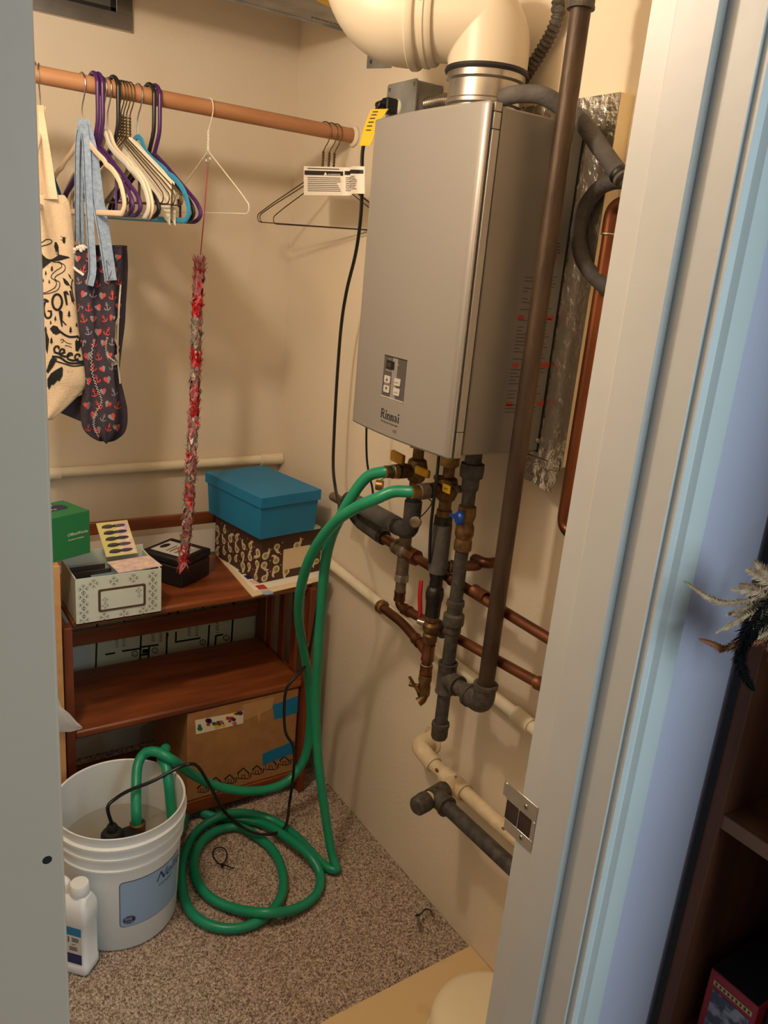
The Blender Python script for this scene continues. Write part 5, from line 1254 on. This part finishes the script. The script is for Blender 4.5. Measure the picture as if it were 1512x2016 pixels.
# ---------------------------------------------------------------- pump cord with plug and tags
cp = [V((-.100, -.652, 1.938)), V((-.118, -.650, 1.936)), at(748, 205, 'x', -.125), at(732, 235, 'x', -.13), at(718, 275, 'x', -.135), at(713, 310, 'x', -.135), at(713, 360, 'x', -.13), at(710, 430, 'x', -.12), at(700, 500, 'x', -.105), at(683, 570, 'x', -.09), at(672, 640, 'x', -.08), at(664, 740, 'x', -.075), at(658, 850, 'x', -.075), at(656, 920, 'x', -.08), at(661, 965, 'x', -.10), at(668, 1000, 'x', -.16), at(655, 1060, 'x', -.225), at(636, 1120, 'x', -.240), at(624, 1200, 'x', -.245), at(612, 1270, 'y', -.630), at(604, 1306, 'y', -.610), at(585, 1330, 'y', -.600), at(566, 1352, 'y', -.600), at(560, 1385, 'y', -.600), at(562, 1440, 'y', -.605), at(578, 1472, 'y', -.61), at(578, 1520, 'y', -.62), at(570, 1580, 'z', .075), at(560, 1630, 'z', .040), at(520, 1643, 'z', .042), at(480, 1630, 'z', .044), at(440, 1595, 'z', .060), at(415, 1550, 'z', .23), at(392, 1512, 'z', .33), at(375, 1504, 'z', .362), at(350, 1512, 'z', .352), at(300, 1538, 'z', .335), at(255, 1556, 'z', .335), at(228, 1572, 'y', -.690), at(212, 1590, 'y', -.700), gl+V((0, 0, zt+.014))]
t = thing('power_cord', (-.1, -.65, 1.2), 'long black pump cord plugged in above the heater', 'cord')
MB().tube(smooth(cp, 6), .0043, 8).build('cord', 'cord_black', t)
pg_ = MB(); pg_.obox((-.094, -.652, 1.938), (1, 0, 0), (0, 1, 0), (0, 0, 1), .015, .013, .016); plug = pg_.build('plug', 'cord_black', t, bevel=.004)
mb = MB(); mb.tube(smooth([V((-.108, -.652, 1.940)), V((-.122, -.650, 1.936)), at(747, 206, 'x', -.126)], 5), [.010-.0004*i for i in range(11)], 10); mb.build('strain_relief', 'cord_black', t)
yt = [at(739, 216, 'x', -.131), at(726, 248, 'x', -.134), at(716, 288, 'x', -.137)]
mb = MB(); sd = V((.35, -1, -.05)).normalized(); w_ = .026
P_ = smooth(yt, 5); vs = []
for i, p in enumerate(P_):
    ww = .040-.018*(i/(len(P_)-1)); vs += [p-sd*.006+V((-.006, 0, 0)), p+sd*ww+V((-.003, 0, .002)), p+sd*ww+V((-.002, 0, .002)), p-sd*.006+V((-.0045, 0, 0))]
mb.add(vs, [(i*4+j, i*4+(j+1) % 4, (i+1)*4+(j+1) % 4, (i+1)*4+j) for i in range(len(P_)-1) for j in range(4)]+[(0, 1, 2, 3), tuple(4*(len(P_)-1)+j for j in (3, 2, 1, 0))])
tg = mb.build('yellow_tag', 'yellow_tag', t)
mb = MB()
for k in range(6):
    i = 1+k; p = P_[min(i, len(P_)-1)]; mb.add([p+sd*.002+V((-.0068, 0, 0)), p+sd*.016+V((-.0060, 0, .001)), p+sd*.016+V((-.0060, 0, -.001)), p+sd*.002+V((-.0068, 0, -.002))], [(0, 1, 2, 3)])
mb.build('tag_print', 'ink_soft', tg, flat=True)
# white warning tag: flat leaf and folded leaf round the cord
yw = at(656, 356, 'x', -.15).y
XA = -.142
def wt(u, v, e=0):
    k = max(0, (u-678)/40.0); bend = .004*sin(k*7) if k > 0 else 0
    p = at(u, v, 'x', XA-.004*(717-u)/120*8*.2+bend); return p+V((-e, 0, 0))
us = [598+i*4 for i in range(31)]
mb = MB(); top = [wt(u, 327+(u-598)*.03-(3 if u > 690 else 0)) for u in us]; bot = [wt(u, 384+(u-598)*.012-(4 if u > 690 else 0)) for u in us]
mb.add(top+bot, [(i, i+1, 31+i+1, 31+i) for i in range(30)]); mb.add([p+V((.0006, 0, 0)) for p in top+bot], [(i, 31+i, 31+i+1, i+1) for i in range(30)])
wg = mb.build('warning_tag', 'paper_white', t, sharp=180, recalc=False)
def wbar(u0, u1, f0, f1, name, m_):
    mb = MB(); uu = [u0+(u1-u0)*i/12 for i in range(13)]
    a = [wt(u, (327+(u-598)*.03-(3 if u > 690 else 0))*(1-f0)+(384+(u-598)*.012-(4 if u > 690 else 0))*f0, .0008) for u in uu]; b = [wt(u, (327+(u-598)*.03-(3 if u > 690 else 0))*(1-f1)+(384+(u-598)*.012-(4 if u > 690 else 0))*f1, .0008) for u in uu]
    return mb.add(a+b, [(i, i+1, 13+i+1, 13+i) for i in range(12)])
wbar(600, 676, .15, .30, '', '').build('black_band', 'ink', wg, flat=True); wbar(679, 716, .13, .27, '', '').build('black_band', 'ink', wg, flat=True)
text('WARNING', 5.2, lambda x, y: wt(646+x, 345.5-y, .0012), 'paper_white', wg); MB().poly([(638, 345), (645, 345), (641.5, 338.5)], lambda x, y: wt(x, y, .0012)).build('hazard_triangle', 'paper_white', wg, flat=True)
mb = MB(); random.seed(8)
for k in range(8):
    f0 = .38+k*.065; mb.add(*(lambda q: (q.v, q.f))(wbar(606, 672-random.uniform(0, 8), f0, f0+.022, '', ''))); mb.add(*(lambda q: (q.v, q.f))(wbar(681, 704-random.uniform(0, 6), f0-.02, f0+.002, '', '')))
mb.add(*(lambda q: (q.v, q.f))(wbar(606, 668, .06, .09, '', '')))
o = mb.build('tag_print', 'ink_soft', wg, flat=True); o['kind'] = 'stuff'

# ---------------------------------------------------------------- jug in front of the bucket
c = V((-.836, -.846, .0)); X = V((.72, .694, 0)); Y = V((-.694, .72, 0)); lx, ly = .056, .112
t = thing('jug', c+X*lx/2+Y*ly/2, 'white plastic jug with cap and blue label beside the bucket', 'jug')
m0 = c+X*lx/2+Y*ly/2
def loft(rows, name, m_, parent):
    mb = MB(); vs = []; n_ = 0
    for z, hx, hy, ox, oy, r_ in rows:
        P_ = rrect(-hx, -hy, hx, hy, r_, 4); n_ = len(P_); vs += [m0+X*(a+ox)+Y*(b+oy)+V((0, 0, z)) for a, b in P_]
    R_ = len(rows); mb.add(vs, [(i*n_+j, i*n_+(j+1) % n_, (i+1)*n_+(j+1) % n_, (i+1)*n_+j) for i in range(R_-1) for j in range(n_)]+[tuple(range(n_-1, -1, -1)), tuple(range((R_-1)*n_, R_*n_))])
    return mb.build(name, m_, parent, sharp=50)
hx, hy = lx/2, ly/2
loft([(.003, hx*.93, hy*.95, 0, 0, .010), (.008, hx*.99, hy, 0, 0, .010), (.026, hx*.99, hy, 0, 0, .010), (.028, hx*.95, hy*.97, 0, 0, .010), (.140, hx*.95, hy*.97, 0, 0, .010), (.144, hx, hy, 0, 0, .010), (.180, hx, hy, 0, 0, .012), (.192, hx*.9, hy*.9, 0, 0, .012), (.204, hx*.62, hy*.45, .0, -hy*.42, .010), (.208, .016, .016, 0, -hy*.45, .0155)], 'jug_body', 'white_plastic', t)
nk = m0-Y*hy*.45; MB().lathe([(.015, .204), (.015, .210), (.0205, .211), (.0212, .214), (.0205, .232), (.019, .235), (.0001, .2355)], nk, n=28).build('cap', 'white_plastic', t)
MB().tube(smooth([m0-Y*hy*.05+V((0, 0, .196)), m0+Y*hy*.15+V((0, 0, .226)), m0+Y*hy*.6+V((0, 0, .228)), m0+Y*hy*.85+V((0, 0, .19))], 6), .010, 12).build('handle', 'white_plastic', t)
LF = lambda x, z, e=.0008: c-X*e*1.0+X*.0012+Y*(.012+x)+V((0, 0, z))
for z0, z1, m_ in ((.034, .062, 'label_navy'), (.062, .112, 'label_white'), (.112, .134, 'label_teal')):
    MB().poly([(0, z0), (.088, z0), (.088, z1), (0, z1)], lambda x, y: LF(x, y)).build('label_band', m_, t, flat=True)
mb = MB()
for z, a, b in ((.105, .006, .024), (.101, .006, .022), (.097, .008, .024), (.088, .014, .024), (.080, .010, .030), (.076, .010, .030), (.072, .010, .030)): mb.stroke([(a, z), (b, z)], .0022, lambda x, y: LF(x, y, .0013))
mb.poly([(.030, .092), (.033, .092), (.033, .108), (.030, .108)], lambda x, y: LF(x, y, .0013)); mb.build('label_print', 'ink_soft', t, flat=True)

# ---------------------------------------------------------------- small things on the floor
zp = .008
pts = [at(u, v, 'z', zp) for u, v in ((440, 1706), (428, 1697), (419, 1684), (422, 1672), (434, 1668), (445, 1674), (446, 1688), (440, 1700), (436, 1706))]
t = thing('cable_tie', at(435, 1700, 'z', .002), 'black zip tie loop lying on the carpet inside hose coil', 'cable tie')
MB().tube(smooth(pts, 5), .0018, 6).build('loop', 'cord_black', t); a, b = at(434, 1700, 'z', zp+.002), at(460, 1710, 'z', zp)
MB().tube([a, b], .0017, 6).build('tail', 'cord_black', t); MB().obox(at(438, 1703, 'z', zp+.002), (b-a), (0, 0, 1), (b-a).cross(V((0, 0, 1))), .004, .003, .003).build('head', 'cord_black', t)
t = thing('screw_hook', at(823, 1815, 'z', .002), 'small metal screw hook standing on carpet near the right wall', 'screw')
a = at(828, 1834, 'z', .010); b = at(822, 1803, 'z', .024); dd = (b-a)
pr_ = [(.0006, 0)]
for k in range(1, 12): f = k/12; pr_ += [(.0030+.0016*min(f*2, 1), dd.length*(f-.02)), (.0022+.0010*min(f*2, 1), dd.length*(f+.02))]
pr_ += [(.0024, dd.length)]; MB().lathe(pr_, a, dd, 10).build('shank', 'steel', t)
MB().lathe([(.001, 0), (.0055, .001), (.0055, .003), (.001, .004)], b, dd, 14).build('collar', 'black_iron', t)
MB().tube(smooth([b, at(830, 1798, 'z', .022), at(838, 1790, 'z', .022), at(848, 1793, 'z', .016), at(852, 1803, 'z', .008)], 5), .0024, 8).build('hook', 'black_iron', t)
t = thing('floor_board', (-.22, -1.45, .003), 'thin tan plywood sheet lying on carpet by the right wall', 'board')
mb = MB(); mb.prism([(-.002, -1.195), (-.40, -1.202), (-.60, -1.212), (-.60, -1.66), (-.002, -1.66)], (0, 0, .003), (1, 0, 0), (0, 1, 0), (0, 0, .007)); mb.build('sheet', 'plywood', t)
TC = V((-.150, -1.437, .0105))
t = thing('round_tub', TC, 'round cream white plastic tub on the tan plywood sheet', 'tub')
MB().lathe([(.136, 0), (.1385, .002), (.1385, .012), (.134, .014), (.130, .080), (.124, .092), (.110, .0975), (.0001, .100)], TC, n=56).build('tub_body', 'tub_cream', t, sharp=50)
MB().lathe([(.1378, 0), (.1400, .0015), (.1400, .0055), (.1378, .007)], TC+V((0, 0, .002)), n=56).build('rim', 'tub_cream', t)
# crumpled film bag against the carton
t = thing('film_bag', at(135, 1425, 'y', -.515), 'crumpled white film bag poking out beside the left casing', 'bag')
rows_ = [(96, 1384, 100, 1440), (118, 1390, 122, 1441), (136, 1404, 138, 1441), (150, 1420, 150, 1438), (162, 1431, 162, 1434)]
mb = MB(); vs = []
for i, (u0, v0, u1, v1) in enumerate(rows_):
    for s_ in (-1, 1):
        for k in range(5): f = k/4; vs.append(at(u0+(u1-u0)*f, v0+(v1-v0)*f, 'y', -.515+s_*(.007*sin(pi*f)+.0008)*(1-i/5)+.003*sin(i*2+k*3)))
n_ = 10
for i in range(4):
    for k in range(4): mb_ = (i*n_+k, i*n_+k+1, (i+1)*n_+k+1, (i+1)*n_+k); mb.f.append(mb_); mb.f.append(tuple(q+5 for q in mb_))
mb.v = vs; mb.build('film', 'film_white', t, sharp=180, recalc=False)
MB().ribbon(smooth([at(100, 1400, 'y', -.513), V((-.86, -.512, .62)), V((-.90, -.512, .80)), V((-.92, -.49, .876))], 5), .05, .001, side=(1, 0, 0)).build('bag_neck', 'film_white', t)

# ---------------------------------------------------------------- bookcase in the outer room
t = thing('bookcase', (-.1, -2.05, 0), 'dark brown wooden bookcase beside the lavender wall', 'bookcase')
XF, XB = -.247, .08; Y1, Y0 = YO-.012, -2.17
MB().box((XF, Y1-.022, .002), (XB, Y1, 1.95)).build('side_panel', 'bookcase_wood', t, bevel=.001)
MB().box((XF, Y0, .002), (XB, Y0+.022, 1.95)).build('side_panel', 'bookcase_wood', t, bevel=.001)
MB().box((XF-.002, Y1-.004, .002), (XF+.02, Y1+.004, 1.95)).build('gap_shade_strip', 'bookcase_dark', t)  # black strip added for the shade in the gap between bookcase and wall
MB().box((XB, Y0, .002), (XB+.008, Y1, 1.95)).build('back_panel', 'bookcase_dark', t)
zs = at(1420, 1600, 'x', XF+.006).z
for z in (.06, .55, zs-.010, 1.33, 1.68, 1.93):
    s_ = MB().box((XF+.006, Y0+.022, z-.010), (XB, Y1-.022, z+.010)).build('shelf', 'bookcase_wood', t, bevel=.001)
    MB().box((XF+.004, Y0+.022, z-.010), (XF+.006, Y1-.022, z+.010)).build('edge_band', 'bookcase_edge', s_)
gz = at(1400, 1905, 'x', -.21); y_a, y_b = gz.y, at(1494, 1985, 'x', -.21).y; gb = .562
t = thing('game_box', (-.1, (y_a+y_b)/2, gb), 'red printed box standing on lower bookcase shelf', 'box')
MB().box((-.21, y_b, gb), (-.02, y_a, gz.z)).build('box_body', 'game_red', t, bevel=.002)
GF = lambda y, z, e=.0006: V((-.21-e, y_a-y, z)); wd = y_a-y_b
MB().box((-.208, y_b+.002, gz.z), (-.022, y_a-.002, gz.z+.001)).build('top_face', 'bookcase_dark', t)
MB().poly([(wd*.12, gz.z-.013), (wd*.92, gz.z-.013), (wd*.92, gz.z-.021), (wd*.12, gz.z-.021)], GF).build('title_bar', 'game_yellow', t, flat=True)
MB().poly([(wd*.14, gb+.01), (wd*.90, gb+.01), (wd*.90, gz.z-.028), (wd*.14, gz.z-.028)], GF).build('cover_picture', 'game_print', t, flat=True)
mb = MB()
for k in range(9): mb.poly([(wd*(.16+k*.085), gz.z-.0145), (wd*(.16+k*.085+.045), gz.z-.0145), (wd*(.16+k*.085+.045), gz.z-.0195), (wd*(.16+k*.085), gz.z-.0195)], lambda y, z: GF(y, z, .001))
o = mb.build('title_print', 'frame_brown', t, flat=True); o['kind'] = 'stuff'
MB().box((-.19, y_b-.052, gb), (-.03, y_b-.004, gz.z-.012)).build('dark_book', 'bookcase_dark', None)
tag(bpy.data.objects['dark_book'], 'dark book standing beside the red printed box', 'book')

# ---------------------------------------------------------------- feather tuft hanging from the bookcase
YF = -1.905
t = thing('feather_tuft', at(1500, 1230, 'y', YF), 'tan, rust and black feathers tied in a tuft by bookcase', 'feathers')
def feather(px, wmax, m_, yb, ye, fluff=1.0):
    """curved quill with a vane of separate barbs, longer and looser near its base"""
    n_ = len(px); pts = smooth([at(u, v, 'y', yb+(ye-yb)*i/(n_-1)) for i, (u, v) in enumerate(px)], 14); mb = MB(); N2 = len(pts)
    for i in range(1, N2-1):
        f = i/(N2-1); p = pts[i]; d_ = (pts[i+1]-pts[i-1]).normalized(); s_ = d_.cross(V((.45, .85, .1))).normalized(); nn = d_.cross(s_)
        w_ = wmax*(sin(pi*min(f*.92+.08, 1))**.6)*(1-.30*f)+.0004; loose = (1-f)*fluff
        for sg in (-1, 1):
            for k in range(2):
                L2 = w_*random.uniform(.8, 1.2+.7*loose); q = p+d_*(.0012*k); tip = q+s_*sg*L2*.85+d_*L2*(.9+.5*random.random())+nn*random.uniform(-.3, .5)*L2*(.2+loose)
                h_ = d_*.0011; mb.add([q-h_, q+h_, q.lerp(tip, .6)+h_*.9+nn*.0006, tip, q.lerp(tip, .6)-h_*.9+nn*.0006], [(0, 1, 2, 3, 4)])
    mb.tube(pts, [.0007*(1-.8*i/N2) for i in range(N2)], 5)
    return mb.build('feather', m_, t, flat=True, recalc=False)
random.seed(14)
feather([(1540, 1165), (1480, 1180), (1430, 1186), (1400, 1178), (1370, 1160), (1348, 1145)], .0042, 'feather_tan', YF, YF+.02)
feather([(1540, 1260), (1480, 1265), (1452, 1268), (1425, 1276), (1400, 1266), (1378, 1258)], .0055, 'feather_rust', YF, YF+.02)
feather([(1550, 1140), (1500, 1200), (1470, 1240), (1456, 1280), (1462, 1320), (1475, 1345), (1484, 1358)], .0085, 'feather_black', YF-.006, YF-.004)
feather([(1560, 1190), (1510, 1220), (1480, 1250), (1458, 1290)], .010, 'feather_black', YF-.008, YF-.006)
for k in range(15):
    a = radians(198+k*5.5+random.uniform(-4, 4)); L_ = random.uniform(70, 120) if k < 8 else random.uniform(60, 95); u0, v0 = 1552, 1195+k*6
    px = [(u0, v0), (u0+cos(a)*L_*.5, v0-sin(a)*L_*.42*.5+6), (u0+cos(a)*L_, v0-sin(a)*L_*.45+random.uniform(-4, 8))]
    if px[-1][0] < 1400: px[-1] = (1400, px[-1][1])
    feather(px, random.uniform(.006, .010), 'feather_tan', YF-.002+random.uniform(-.01, .004), YF+.006+random.uniform(-.012, .01))
for (u1, v1) in ((1470, 1120), (1485, 1105), (1455, 1150), (1440, 1160), (1430, 1210), (1425, 1235), (1410, 1245)):
    feather([(1550, 1190), ((1550+u1)/2, (1190+v1)/2-8), (u1, v1)], random.uniform(.006, .009), 'feather_tan', YF, YF+random.uniform(-.01, .012))
kn = at(1560, 1200, 'y', YF)
MB().ball(kn, .010, 12).build('binding', 'feather_black', t)
MB().tube(smooth([kn, V(((kn.x+XF)/2, YF-.004, kn.z+.06)), V((XF+.004, YF-.006, 1.345))], 6), .0012, 6).build('cord', 'cord_black', t)
